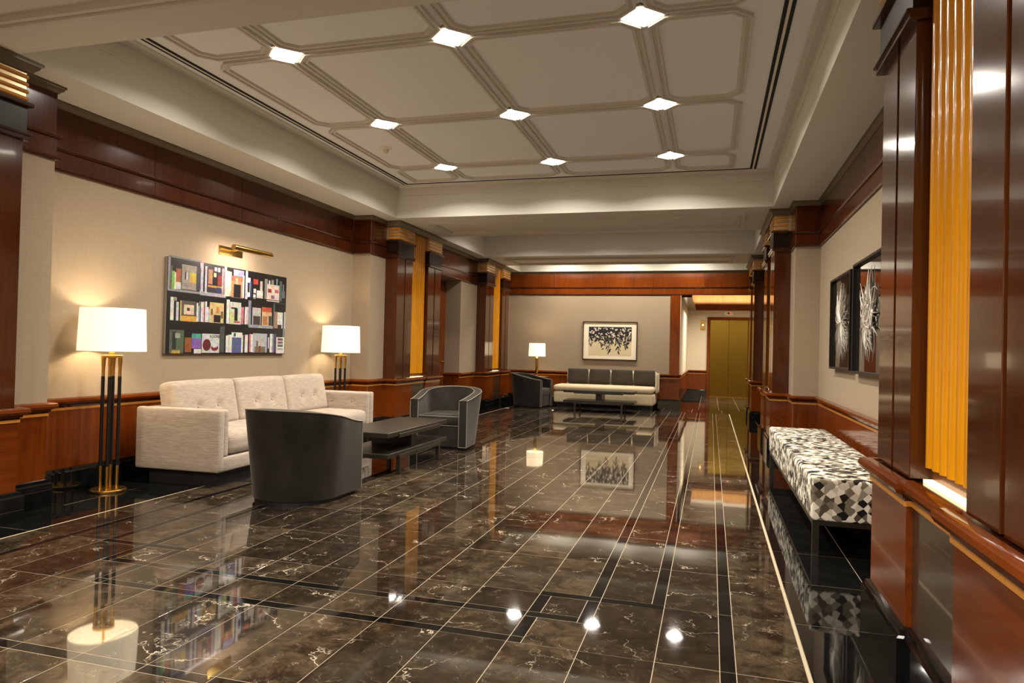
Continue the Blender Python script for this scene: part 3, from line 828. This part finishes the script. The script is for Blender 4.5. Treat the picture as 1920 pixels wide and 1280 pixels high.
ch = make_chair('grey velvet barrel armchair seen from behind, nearest the camera in front of the cream sofa')
ch.location = (-3.36, 5.24, 0); ch.rotation_euler = (0, 0, PI+.03)
dup(ch, (-3.37, 8.80, 0), .03, 'grey velvet barrel armchair facing the camera at the far end of the near coffee table')
dup(ch, (-4.02, 15.68, 0), PI/2-.13, 'dark grey barrel armchair in the far left corner beside the table lamp')

# ---- coffee tables (local x long, -y front)
def make_table(label):
    t = thing('coffee_table', label, 'coffee table', (0, 0, 0), 0, 'dark wood two-tier coffee tables')
    w = M['table_wood']
    MB().box(-.805, .805, -.315, .315, .395, .445, .004).build('tabletop', w, t)
    MB().box(-.805, .805, -.315, .315, .188, .235, .004).build('shelf', w, t)
    MB().box(-.07, .07, -.24, .24, .235, .395).build('post', w, t)
    for s in (-1, 1):
        MB().box(-.56, .56, *sorted((s*.315, s*.332)), .378, .418, .002).build('top_rail', w, t)
        MB().box(-.56, .56, *sorted((s*.315, s*.332)), .165, .205, .002).build('shelf_rail', w, t)
        for x in (-.53, .53):
            MB().box(x-.022, x+.022, *sorted((s*.290, s*.331)), 0, .188, .002).build('leg', w, t)
    return t
tb = make_table('dark wood two-tier coffee table between the two near grey armchairs')
tb.location = (-3.365, 7.115, 0); tb.rotation_euler = (0, 0, PI/2)
t2 = dup(tb, (-2.31, 15.25, 0), 0, 'dark wood two-tier coffee table in front of the far ivory sofa'); t2.scale = (.95, 1, 1.04)

# ---- floor lamps
def make_lamp(label):
    t = thing('floor_lamp', label, 'floor lamp', (0, 0, 0), .35, 'brass and black floor lamps')
    b = MB(); b.lathe([(.001, 0), (.138, 0), (.143, .004), (.143, .018), (.138, .022), (.001, .022)], 40); b.build('base', M['brass'], t, smooth=35)
    for i in range(4):
        a = PI/2*i+.25; x, y = .064*math.cos(a), .064*math.sin(a)
        rod = MB().cyl(x, y, .0145, .22, .99).build('rod', M['black_metal'], t, smooth=40)
        MB().cyl(x, y, .0135, .02, .222).build('lower_sleeve', M['brass'], rod, smooth=40)
        b = MB(); b.lathe([(.0135, .988), (.0135, 1.06), (.0175, 1.10), (.0185, 1.150)], 16, x, y); b.build('upper_sleeve', M['brass'], rod, smooth=60)
    b = MB(); b.lathe([(.001, 1.150), (.082, 1.150), (.085, 1.154), (.085, 1.170), (.082, 1.174), (.001, 1.174)], 36); b.build('collar', M['brass'], t, smooth=35)
    b = MB(); b.lathe([(.026, 1.174), (.026, 1.196), (.010, 1.20), (.010, 1.38), (.001, 1.385)], 16); b.build('neck', M['brass'], t, smooth=35)
    b = MB(); b.lathe([(.266, 1.208), (.252, 1.575), (.2495, 1.575), (.2635, 1.208), (.266, 1.208)], 56); sh = b.build('lamp_shade', M['shade'], t, smooth=35)
    b = MB()
    for i in range(3):
        a = 2*PI*i/3+.3; b.tube([(0, 0, 1.375), (.258*math.cos(a), .258*math.sin(a), 1.40)], .003, 5)
    b.build('shade_spider', M['brass'], sh)
    b = MB(); b.lathe([(.001, 1.455), (.028, 1.44), (.030, 1.42), (.014, 1.385)], 16); b.build('bulb', M['call_glow'], t, smooth=60)
    return t
def bulb(x, y, z, p):
    d = bpy.data.lights.new('bulb_light', 'POINT'); d.energy = p; d.color = (1, .80, .54); d.shadow_soft_size = .06
    o = bpy.data.objects.new('bulb_light', d); COL.objects.link(o); o.location = (x, y, z)
lm = make_lamp('brass and black floor lamp with white drum shade, left of the cream sofa')
lm.location = (-4.99, 4.87, 0)
dup(lm, (-4.96, 8.70, 0), .2, 'brass and black floor lamp standing behind the far end of the cream sofa')
P_BULB = 28
bulb(-4.99, 4.87, 1.40, P_BULB); bulb(-4.96, 8.70, 1.40, P_BULB)

# ---- far ivory sofa and its pillows
fs = thing('sofa', 'armless ivory sofa with thick bench seat against the far wall', 'sofa', (-2.36, 16.42, 0), .0)
MB().box(-1.08, 1.08, -.42, .40, 0, .11).build('plinth', M['black_void'], fs)
puff(MB(), -1.15, 1.15, -.52, .48, .11, .375, .05, (0, .01, 0), (16, 8, 4)).build('base', M['sofa_cream'], fs, smooth=60)
puff(MB(), -1.16, 1.14, -.53, .30, .39, .52, .055, (0, .008, .012), (20, 8, 3)).build('seat_cushion', M['sofa_cream'], fs, smooth=60)
b = puff(MB(), -1.00, 1.15, .30, .47, .375, .86, .05, (0, .01, 0), (16, 3, 8)); b.build('back', M['sofa_cream'], fs, smooth=60)
puff(MB(), 1.145, 1.20, -.10, .47, .375, .83, .05, (0, 0, 0), (3, 6, 6)).build('end_panel', M['sofa_cream'], fs, smooth=60)
for i, w_ in enumerate(('first pillow from the left', 'second pillow from the left', 'third pillow from the left', 'last pillow on the right')):
    b = puff(MB(), -.245, .245, -.07, .07, -.175, .175, .035, (0, .015, 0), (8, 3, 6))
    o = b.build('pillow', M['velvet_dark'], None, smooth=60); o.location = (-3.065+i*.525, 16.585, .715); o.rotation_euler = (-.22, 0, 0)
    tag(o, 'charcoal rectangular back pillow on the far ivory sofa, '+w_, 'pillow', 'charcoal pillows on the far sofa')

# ---- side table and table lamp
stb = thing('side_table', 'small round brass side table behind the far armchair', 'side table', (-4.0, 16.52, 0))
b = MB(); b.lathe([(.001, .66), (.20, .66), (.21, .664), (.21, .680), (.205, .684), (.001, .684)], 32); b.build('tabletop', M['brass'], stb, smooth=35)
MB().cyl(0, 0, .02, .02, .66).build('stem', M['brass'], stb, smooth=40)
MB().lathe([(.001, 0), (.14, 0), (.14, .015), (.03, .03), (.001, .03)], 28).build('foot', M['brass'], stb, smooth=35)
tl = thing('table_lamp', 'brass table lamp with white shade on the small side table by the far wall', 'table lamp', (-4.08, 16.55, .684))
MB().lathe([(.001, 0), (.075, 0), (.075, .012), (.03, .018), (.012, .03), (.012, .08), (.001, .08)], 24).build('base', M['brass_bright'], tl, smooth=40)
MB().lathe([(.03, .08), (.036, .10), (.036, .44), (.03, .46), (.008, .465), (.008, .62), (.001, .62)], 20).build('stem', M['brass_bright'], tl, smooth=40)
MB().lathe([(.208, .475), (.195, .795), (.192, .795), (.205, .475), (.208, .475)], 40).build('lamp_shade', M['shade'], tl, smooth=35)
bulb(-4.08, 16.55, 1.33, 9)

# ---- bench
bn = thing('bench', 'long low bench upholstered in grey, black and cream mosaic fabric by the right wall', 'bench', (.95, 6.72, 0))
puff(MB(), -.295, .295, -1.74, 1.74, .225, .50, .022, (0, 0, .004), (6, 24, 4)).build('upholstery', M['mosaic'], bn, smooth=60)
MB().box(-.285, .285, -1.73, 1.73, .195, .226).build('frame', M['table_wood'], bn)
for x in (-1, 1):
    for y in (-1, 1):
        MB().box(*sorted((x*.285, x*.245)), *sorted((y*1.73, y*1.69)), 0, .196).build('leg', M['table_wood'], bn)

# ---- printed panel of bookshelves (flat print on acrylic)
PRINT = [
(0, 0.011, 0.988, 0.480, 1.002, 120, 120, 125), (0, 0.010, 0.635, 0.041, 0.977, 150, 150, 160), (0, 0.024, 0.633, 0.495, 0.657, 150, 150, 160),
(0, 0.465, 0.646, 0.515, 0.977, 190, 190, 205), (0, 0.476, 0.625, 0.880, 0.666, 165, 165, 175), (0, 0.848, 0.642, 0.888, 0.979, 190, 190, 205),
(0, 0.035, 0.651, 0.069, 0.889, 110, 95, 90), (0, 0.063, 0.653, 0.103, 0.837, 125, 200, 70), (0, 0.099, 0.656, 0.124, 0.827, 235, 230, 200),
(0, 0.120, 0.730, 0.189, 0.869, 190, 95, 50), (0, 0.125, 0.660, 0.192, 0.730, 215, 210, 215), (0, 0.200, 0.664, 0.418, 0.920, 165, 155, 140),
(0, 0.313, 0.741, 0.415, 0.844, 235, 190, 50), (0, 0.409, 0.671, 0.475, 0.913, 70, 65, 75), (0, 0.244, 0.768, 0.263, 0.848, 60, 45, 80),
(0, 0.263, 0.770, 0.281, 0.845, 215, 215, 215), (0, 0.217, 0.720, 0.355, 0.723, 110, 110, 110), (0, 0.218, 0.701, 0.356, 0.705, 110, 110, 110),
(0, 0.540, 0.652, 0.582, 0.942, 200, 205, 225), (0, 0.570, 0.664, 0.839, 0.934, 60, 45, 60), (0, 0.591, 0.757, 0.662, 0.913, 190, 130, 90),
(0, 0.739, 0.751, 0.811, 0.862, 150, 40, 50), (0, 0.657, 0.734, 0.740, 0.891, 18, 14, 16), (0, 0.675, 0.839, 0.717, 0.884, 225, 190, 150),
(0, 0.687, 0.905, 0.726, 0.945, 225, 222, 215), (0, 0.740, 0.901, 0.777, 0.946, 225, 222, 215), (0, 0.584, 0.722, 0.835, 0.744, 200, 150, 60),
(0, 0.722, 0.669, 0.799, 0.729, 50, 60, 110), (0, 0.810, 0.664, 0.836, 0.948, 190, 170, 170), (0, 0.830, 0.661, 0.857, 0.940, 150, 120, 120),
(0, 0.054, 0.339, 0.101, 0.573, 225, 222, 215), (0, 0.091, 0.538, 0.140, 0.575, 150, 150, 150), (0, 0.133, 0.338, 0.169, 0.528, 205, 205, 215),
(0, 0.189, 0.338, 0.215, 0.546, 225, 190, 90), (0, 0.207, 0.388, 0.416, 0.548, 98, 84, 72), (0, 0.242, 0.407, 0.388, 0.509, 228, 205, 165),
(0, 0.213, 0.334, 0.423, 0.393, 235, 170, 50), (0, 0.285, 0.445, 0.326, 0.478, 90, 50, 30), (0, 0.425, 0.339, 0.449, 0.539, 225, 222, 215),
(0, 0.447, 0.340, 0.470, 0.507, 170, 180, 200), (0, 0.465, 0.341, 0.483, 0.556, 120, 130, 140), (0, 0.491, 0.341, 0.518, 0.554, 225, 222, 215),
(0, 0.515, 0.340, 0.541, 0.558, 220, 190, 180), (0, 0.538, 0.339, 0.559, 0.533, 150, 60, 60), (0, 0.555, 0.340, 0.582, 0.563, 215, 220, 225),
(0, 0.583, 0.341, 0.610, 0.506, 225, 222, 215), (0, 0.607, 0.342, 0.628, 0.488, 170, 170, 190), (0, 0.624, 0.339, 0.853, 0.561, 225, 190, 120),
(0, 0.694, 0.345, 0.804, 0.426, 30, 22, 18), (0, 0.644, 0.421, 0.676, 0.491, 140, 90, 50), (0, 0.731, 0.446, 0.771, 0.517, 210, 130, 50),
(0, 0.808, 0.389, 0.842, 0.471, 120, 90, 50), (0, 0.052, 0.002, 0.252, 0.244, 85, 100, 80), (0, 0.090, 0.048, 0.145, 0.224, 40, 45, 40),
(0, 0.131, 0.161, 0.202, 0.212, 150, 165, 140), (0, 0.085, 0.002, 0.201, 0.035, 210, 160, 60), (0, 0.265, 0.017, 0.364, 0.169, 160, 85, 35),
(0, 0.366, 0.162, 0.505, 0.213, 70, 165, 150), (0, 0.368, 0.056, 0.509, 0.162, 135, 90, 180), (0, 0.403, 0.001, 0.511, 0.051, 225, 222, 215),
(0, 0.518, 0.011, 0.795, 0.217, 205, 205, 205), (0, 0.800, 0.018, 0.876, 0.318, 70, 78, 76), (0, 0.037, 0.302, 0.860, 0.336, 20, 20, 22),
(0, 0.897, 0.343, 0.949, 0.610, 225, 222, 215), (0, 0.899, 0.019, 0.922, 0.198, 225, 222, 215), (0, 0.920, 0.019, 0.950, 0.204, 220, 220, 225),
(0, 0.954, 0.019, 0.985, 0.210, 210, 200, 190), (0, 0.874, 0.645, 0.903, 0.931, 225, 222, 215), (0, 0.896, 0.646, 0.925, 0.930, 200, 210, 190),
(0, 0.918, 0.648, 0.949, 0.928, 225, 222, 215), (0, 0.942, 0.650, 0.970, 0.926, 200, 200, 180), (0, 1.001, 0.888, 1.186, 0.960, 150, 150, 205),
(0, 0.966, 0.641, 1.179, 0.885, 190, 140, 90), (0, 0.966, 0.831, 1.171, 0.880, 190, 100, 70), (0, 1.011, 0.645, 1.134, 0.794, 25, 22, 35),
(0, 1.039, 0.798, 1.085, 0.866, 215, 170, 120), (0, 1.165, 0.648, 1.195, 0.906, 225, 222, 215), (0, 1.214, 0.640, 1.256, 0.981, 200, 200, 220),
(0, 1.252, 0.662, 1.308, 0.893, 225, 228, 235), (0, 1.255, 0.722, 1.295, 0.837, 30, 35, 60), (0, 1.302, 0.656, 1.335, 0.855, 50, 60, 130),
(0, 1.350, 0.657, 1.563, 0.902, 20, 18, 22), (0, 1.359, 0.827, 1.452, 0.888, 210, 60, 40), (0, 1.367, 0.722, 1.414, 0.774, 225, 222, 215),
(0, 1.428, 0.664, 1.547, 0.759, 230, 220, 215), (0, 1.491, 0.761, 1.538, 0.875, 215, 205, 200), (0, 1.362, 0.656, 1.410, 0.708, 225, 222, 215),
(0, 1.578, 0.664, 1.640, 0.914, 150, 148, 130), (0, 1.658, 0.843, 1.689, 0.902, 225, 222, 215), (0, 1.710, 0.849, 1.762, 0.913, 150, 150, 140),
(0, 1.808, 0.853, 1.841, 0.937, 120, 150, 150), (0, 1.625, 0.647, 1.882, 0.855, 235, 215, 195), (0, 1.647, 0.752, 1.718, 0.800, 190, 40, 50),
(0, 1.783, 0.757, 1.864, 0.798, 200, 100, 110), (0, 1.711, 0.679, 1.778, 0.723, 150, 100, 140), (0, 1.878, 0.657, 1.933, 0.915, 90, 110, 95),
(0, 1.949, 0.791, 1.974, 0.881, 130, 140, 145), (0, 1.937, 0.706, 1.999, 0.791, 110, 120, 125), (0, 1.269, 0.660, 2.013, 0.669, 18, 18, 20),
(0, 1.780, 0.631, 2.016, 0.641, 60, 70, 75), (0, 0.897, 0.340, 0.946, 0.540, 225, 222, 215), (0, 0.953, 0.337, 1.149, 0.589, 200, 205, 185),
(0, 1.034, 0.378, 1.090, 0.522, 20, 18, 18), (0, 0.976, 0.511, 1.075, 0.529, 40, 30, 30), (0, 0.999, 0.355, 1.131, 0.373, 195, 60, 45),
(0, 0.960, 0.339, 1.028, 0.473, 205, 205, 130), (0, 1.149, 0.342, 1.199, 0.543, 215, 110, 130), (0, 1.216, 0.344, 1.253, 0.547, 225, 222, 215),
(0, 1.247, 0.346, 1.282, 0.549, 215, 190, 190), (0, 1.279, 0.333, 1.330, 0.630, 135, 145, 160), (0, 1.290, 0.311, 1.770, 0.344, 150, 160, 175),
(0, 1.355, 0.346, 1.518, 0.551, 190, 185, 185), (0, 1.374, 0.348, 1.507, 0.452, 60, 55, 58), (0, 1.536, 0.510, 1.729, 0.568, 215, 85, 45),
(0, 1.539, 0.345, 1.736, 0.510, 225, 180, 125), (0, 1.557, 0.355, 1.648, 0.460, 190, 120, 60), (0, 1.675, 0.349, 1.732, 0.466, 70, 70, 60),
(0, 1.764, 0.323, 1.796, 0.627, 80, 95, 95), (0, 1.789, 0.320, 1.861, 0.526, 170, 130, 105), (0, 1.855, 0.323, 1.967, 0.522, 225, 222, 215),
(0, 1.859, 0.322, 1.945, 0.367, 30, 30, 30), (0, 1.990, 0.321, 2.031, 0.532, 190, 190, 200), (0, 0.901, 0.016, 0.936, 0.206, 230, 225, 215),
(0, 0.935, 0.016, 0.963, 0.216, 200, 195, 190), (0, 0.962, 0.016, 0.998, 0.217, 225, 222, 215), (0, 0.994, 0.012, 1.182, 0.245, 225, 222, 215),
(0, 1.002, 0.012, 1.168, 0.188, 80, 90, 150), (0, 1.032, 0.197, 1.068, 0.237, 70, 80, 60), (0, 1.173, 0.016, 1.199, 0.218, 225, 222, 215),
(0, 1.198, 0.016, 1.231, 0.223, 60, 50, 50), (0, 1.230, 0.017, 1.259, 0.224, 225, 222, 215), (0, 1.256, 0.017, 1.285, 0.225, 225, 225, 230),
(0, 1.309, 0.022, 1.344, 0.236, 205, 120, 130), (0, 1.341, 0.022, 1.383, 0.232, 225, 222, 215), (0, 1.379, 0.017, 1.651, 0.246, 175, 185, 195),
(0, 1.416, 0.017, 1.624, 0.089, 130, 105, 80), (0, 1.443, 0.074, 1.481, 0.159, 120, 110, 80), (0, 1.498, 0.103, 1.537, 0.208, 200, 185, 160),
(0, 1.563, 0.104, 1.596, 0.210, 190, 180, 160), (0, 1.500, 0.027, 1.528, 0.098, 120, 40, 40), (0, 1.656, 0.023, 1.711, 0.246, 40, 40, 42),
(0, 1.671, 0.067, 1.693, 0.202, 225, 222, 215), (0, 1.709, 0.018, 1.760, 0.248, 225, 222, 215), (0, 1.765, 0.018, 1.793, 0.249, 140, 140, 170),
(0, 1.788, 0.018, 1.842, 0.250, 70, 65, 100), (0, 1.841, 0.007, 2.016, 0.210, 228, 222, 210), (0, 1.867, 0.168, 1.978, 0.198, 90, 80, 75),
(0, 1.869, 0.128, 1.980, 0.158, 110, 100, 95), (0, 1.871, 0.089, 1.982, 0.118, 90, 85, 80), (0, 1.873, 0.056, 1.983, 0.069, 130, 120, 120),
(0, 1.971, 0.210, 2.036, 0.321, 120, 130, 140), (1, 0.530, 0.032, 0.658, 0.159, 110, 20, 35), (1, 0.661, 0.033, 0.776, 0.098, 140, 30, 45),
(1, 0.675, 0.068, 0.759, 0.108, 215, 210, 210), (2, 0.668, 0.177, 0.769, 0.199, 60, 60, 60)]

def color_mesh(name, polys, mat, parent, xf):
    """polys: list of (points2d, layer, colour); xf maps (u, v, h) to local xyz"""
    vs = []; fs = []; cs = []
    for pts, lay, c_ in polys:
        n = len(vs); vs += [xf(u, v, lay) for u, v in pts]; fs.append(tuple(range(n, n+len(pts)))); cs.append(c_)
    me = bpy.data.meshes.new(name); me.from_pydata(vs, [], fs); me.update(); me.materials.append(mat)
    at = me.color_attributes.new('Col', 'FLOAT_COLOR', 'CORNER')
    i = 0
    for f, c_ in zip(fs, cs):
        for _ in f: at.data[i].color = c_; i += 1
    o = bpy.data.objects.new(name, me); COL.objects.link(o); o.parent = parent; return o
PW, PH = 2.03, .975
art = thing('wall_picture', 'wide panel printed with bookshelves full of books, above the cream sofa', 'picture', (XL+.001, 5.745, 1.18))
MB().box(0, .034, 0, PW, 0, PH, .002).build('panel', M['chrome'], art)
polys = [([(0, 0), (PW, 0), (PW, PH), (0, PH)], 0, srgb(11, 11, 13))]
texts = []
for i, (k_, x0, z0, x1, z1, cr, cg, cb) in enumerate(PRINT):
    gm = (cr+cg+cb)/3; c_ = srgb(*[(v*.8+gm*.2)*.95 for v in (cr, cg, cb)])
    x0, x1 = max(.004, x0), min(PW-.004, x1); z0, z1 = max(.004, z0), min(PH-.004, z1)
    if z0 > z1: z0, z1 = z1, z0
    lay = i+1
    if k_ == 0: polys.append(([(x0, z0), (x1, z0), (x1, z1), (x0, z1)], lay, c_))
    elif k_ == 1:
        polys.append(([((x0+x1)/2+(x1-x0)/2*math.cos(2*PI*j/16), (z0+z1)/2+(z1-z0)/2*math.sin(2*PI*j/16)) for j in range(16)], lay, c_))
    else: texts.append((x0, z0, x1, z1))
color_mesh('print', polys, M['print'], art, lambda u, v, l: (.0355+l*.00002, u, v))
def text_mesh(name, s, size, parent, loc, rot, mat):
    cu = bpy.data.curves.new(name, 'FONT'); cu.body = s; cu.size = size; cu.align_x = 'CENTER'
    tmp = bpy.data.objects.new(name, cu); COL.objects.link(tmp); dg = bpy.context.evaluated_depsgraph_get()
    me = bpy.data.meshes.new_from_object(tmp.evaluated_get(dg)); bpy.data.objects.remove(tmp)
    me.materials.clear(); me.materials.append(mat)
    o = bpy.data.objects.new(name, me); COL.objects.link(o); o.parent = parent; o.location = loc; o.rotation_euler = rot; return o
x0, z0, x1, z1 = texts[0]
text_mesh('printed_letters', 'KOONS', .045, art, (.0400, (x0+x1)/2, z0), (PI/2, 0, PI/2), M['frame_black'])

# ---- brass picture light over it
pl = thing('picture_light', 'polished brass picture light mounted above the bookshelf print', 'picture light', (XL, 6.73, 2.34))
MB().box(0, .012, -.20, .20, -.052, .045, .002).build('wall_plate', M['brass_bright'], pl)
MB().tube([(.01, -.0, .0), (.15, -.0, .03), (.28, 0, .01)], .011, 8).build('arm', M['brass_bright'], pl, smooth=60)
b = MB(); b.tube([(.30, -.335, -.002), (.30, .335, -.002)], .030, 20); b.build('tube_shade', M['brass_bright'], pl, smooth=50)
area('picture_light_lamp', (XL+.27, 6.73, 2.305), .03, 7, col=(1, .80, .66), size_y=.6).rotation_euler = (0, math.radians(38), 0)

# ---- far wall botanical print
fp = thing('wall_picture', 'thin-framed ink picture of hanging dark leaves with pale blossoms above the far sofa', 'picture', (-2.39, YF-.001, 1.58))
W2, H2 = .665, .47
b = MB()
for x0, x1, z0, z1 in ((-W2, W2, H2-.02, H2), (-W2, W2, -H2, -H2+.02), (-W2, -W2+.018, -H2+.02, H2-.02), (W2-.018, W2, -H2+.02, H2-.02)):
    b.box(x0, x1, -.045, 0, z0, z1, .002)
b.build('frame', M['frame_brown'], fp)
MB().box(-W2+.016, W2-.016, -.018, -.004, -H2+.018, H2-.018).build('mat_board', M['paper'], fp)
random.seed(11); polys = []
A0, A1, B0, B1 = -.52, .53, -.37, .34
polys.append(([(A0, B0), (A1, B0), (A1, B1), (A0, B1)], 0, srgb(214, 196, 156)))
ly = 1
def hang(u):     # how far the foliage hangs at u in 0..1
    base = .34+.10*math.sin(u*9)+.0
    for c_, w_, d_ in ((.05, .06, .30), (.33, .07, .48), (.48, .08, .55), (.70, .06, .62), (.88, .08, .42), (.18, .05, .18)):
        base = max(base, .30+d_*math.exp(-((u-c_)/w_)**2)*1.0)
    return min(base, .93)
for i in range(560):
    u = random.random(); hh = hang(u); v = random.random()**.9*hh
    x = A0+(A1-A0)*u; z = B1-(B1-B0)*v; L = random.uniform(.05, .10); w_ = random.uniform(.010, .020); an = random.gauss(0, .35)
    if z-L < B0: continue
    dx, dz = math.sin(an), -math.cos(an)
    p = [(x, z), (x+dx*L*.4+dz*w_, z+dz*L*.4-dx*w_), (x+dx*L, z+dz*L), (x+dx*L*.4-dz*w_, z+dz*L*.4+dx*w_)]
    p = [(max(A0, min(A1, a)), max(B0, min(B1, c_))) for a, c_ in p]
    polys.append((p, ly, srgb(*random.choice([(18, 14, 18), (26, 20, 24), (30, 34, 30), (14, 12, 14)])))); ly += 1
polys.append(([(A0, B1-.23), (A1, B1-.23), (A1, B1), (A0, B1)], .6, srgb(20, 16, 20)))
for i in range(70):
    u = random.uniform(.03, .97); v = random.uniform(.03, .92)*hang(u); x = A0+(A1-A0)*u; z = B1-(B1-B0)*v
    for j in range(random.choice((2, 3, 4, 5))):
        a = random.random()*2*PI; r_ = random.uniform(.009, .018); px, pz = x+.018*math.cos(a), z+.018*math.sin(a)
        if not (A0+.02 < px < A1-.02 and B0+.02 < pz < B1-.02): continue
        polys.append(([(px+r_*math.cos(2*PI*q/7), pz+r_*.8*math.sin(2*PI*q/7)) for q in range(7)], ly, srgb(*random.choice([(232, 222, 200), (240, 226, 196), (226, 200, 190)])))); ly += 1
color_mesh('ink_drawing', polys, M['paper_print'], fp, lambda u, v, l: (u, -.0185-l*.0000040, v))

# ---- two boxed reliefs on the right wall (local: -x out of the wall, y along)
def box_frame(t, w, h, d=.062):
    b = MB()
    for y0, y1, z0, z1 in ((-w, w, h-.022, h), (-w, w, -h, -h+.022), (-w, -w+.022, -h+.022, h-.022), (w-.022, w, -h+.022, h-.022)):
        b.box(-d, 0, y0, y1, z0, z1, .0015)
    b.build('frame', M['frame_black'], t)
    MB().box(-.030, -.004, -w+.02, w-.02, -h+.02, h-.02).build('dark_backing', M['dark_glass'], t)
def plume(b, p0, ang, L, curl, r0, lift):
    pts = []; rr = []; x, y, z = p0; a = ang
    N = 7
    for i in range(N+1):
        pts.append((x-lift*math.sin(PI*i/N*.9), y, z)); rr.append(max(.0012, r0*(1-(i/N)**1.5)+.0008))
        y += math.cos(a)*L/N; z += math.sin(a)*L/N; a += curl/N
    b.tube(pts, rr, 5)
random.seed(5)
r1 = thing('wall_relief', 'black boxed frame with a silvery feathered oval relief, farther along the right wall', 'framed relief', (XR-.001, 7.77, 1.66), 0, 'boxed reliefs on the right wall')
box_frame(r1, .57, .48)
b = MB()
for i in range(170):
    a = random.uniform(0, 2*PI); up = abs(math.sin(a))
    L = (.36+.05*up)*random.uniform(.5, 1.0)
    q = random.uniform(.0, .03)
    plume(b, (-.036, q*math.cos(a), q*math.sin(a)-.0), a, L, random.uniform(-.9, .9), random.uniform(.003, .0065), random.uniform(.002, .02))
b.build('feathered_relief', M['relief'], r1, smooth=60)
r2 = thing('wall_relief', 'black boxed frame with a ragged antler-like silvery relief, nearer on the right wall', 'framed relief', (XR-.001, 6.50, 1.66), 0, 'boxed reliefs on the right wall')
box_frame(r2, .57, .50)
b = MB()
random.seed(21)
for i in range(120):
    side = random.choice((-1, 1)); a = random.choice((random.uniform(1.0, 2.2), random.uniform(-2.3, -.9), random.uniform(-.5, .5), PI+random.uniform(-.5, .5)))
    L = (.26+.12*abs(math.sin(a))**1.2)*random.uniform(.45, 1.0)
    plume(b, (-.036, random.uniform(-.16, .16), random.uniform(-.12, .10)), a, L, random.uniform(-2.2, 2.2), random.uniform(.005, .012), random.uniform(.003, .02))
for cy_, cz_, r_ in ((.02, .0, .08), (-.15, -.10, .05), (.20, .12, .045)):
    b.tube([(-.045, cy_+r_*math.cos(2*PI*j/16), cz_+r_*1.2*math.sin(2*PI*j/16)) for j in range(16)], .008, 6, closed=True)
plume(b, (-.036, .0, .05), PI/2+.1, .36, -.2, .018, .012)
b.build('ragged_relief', M['relief'], r2, smooth=60)
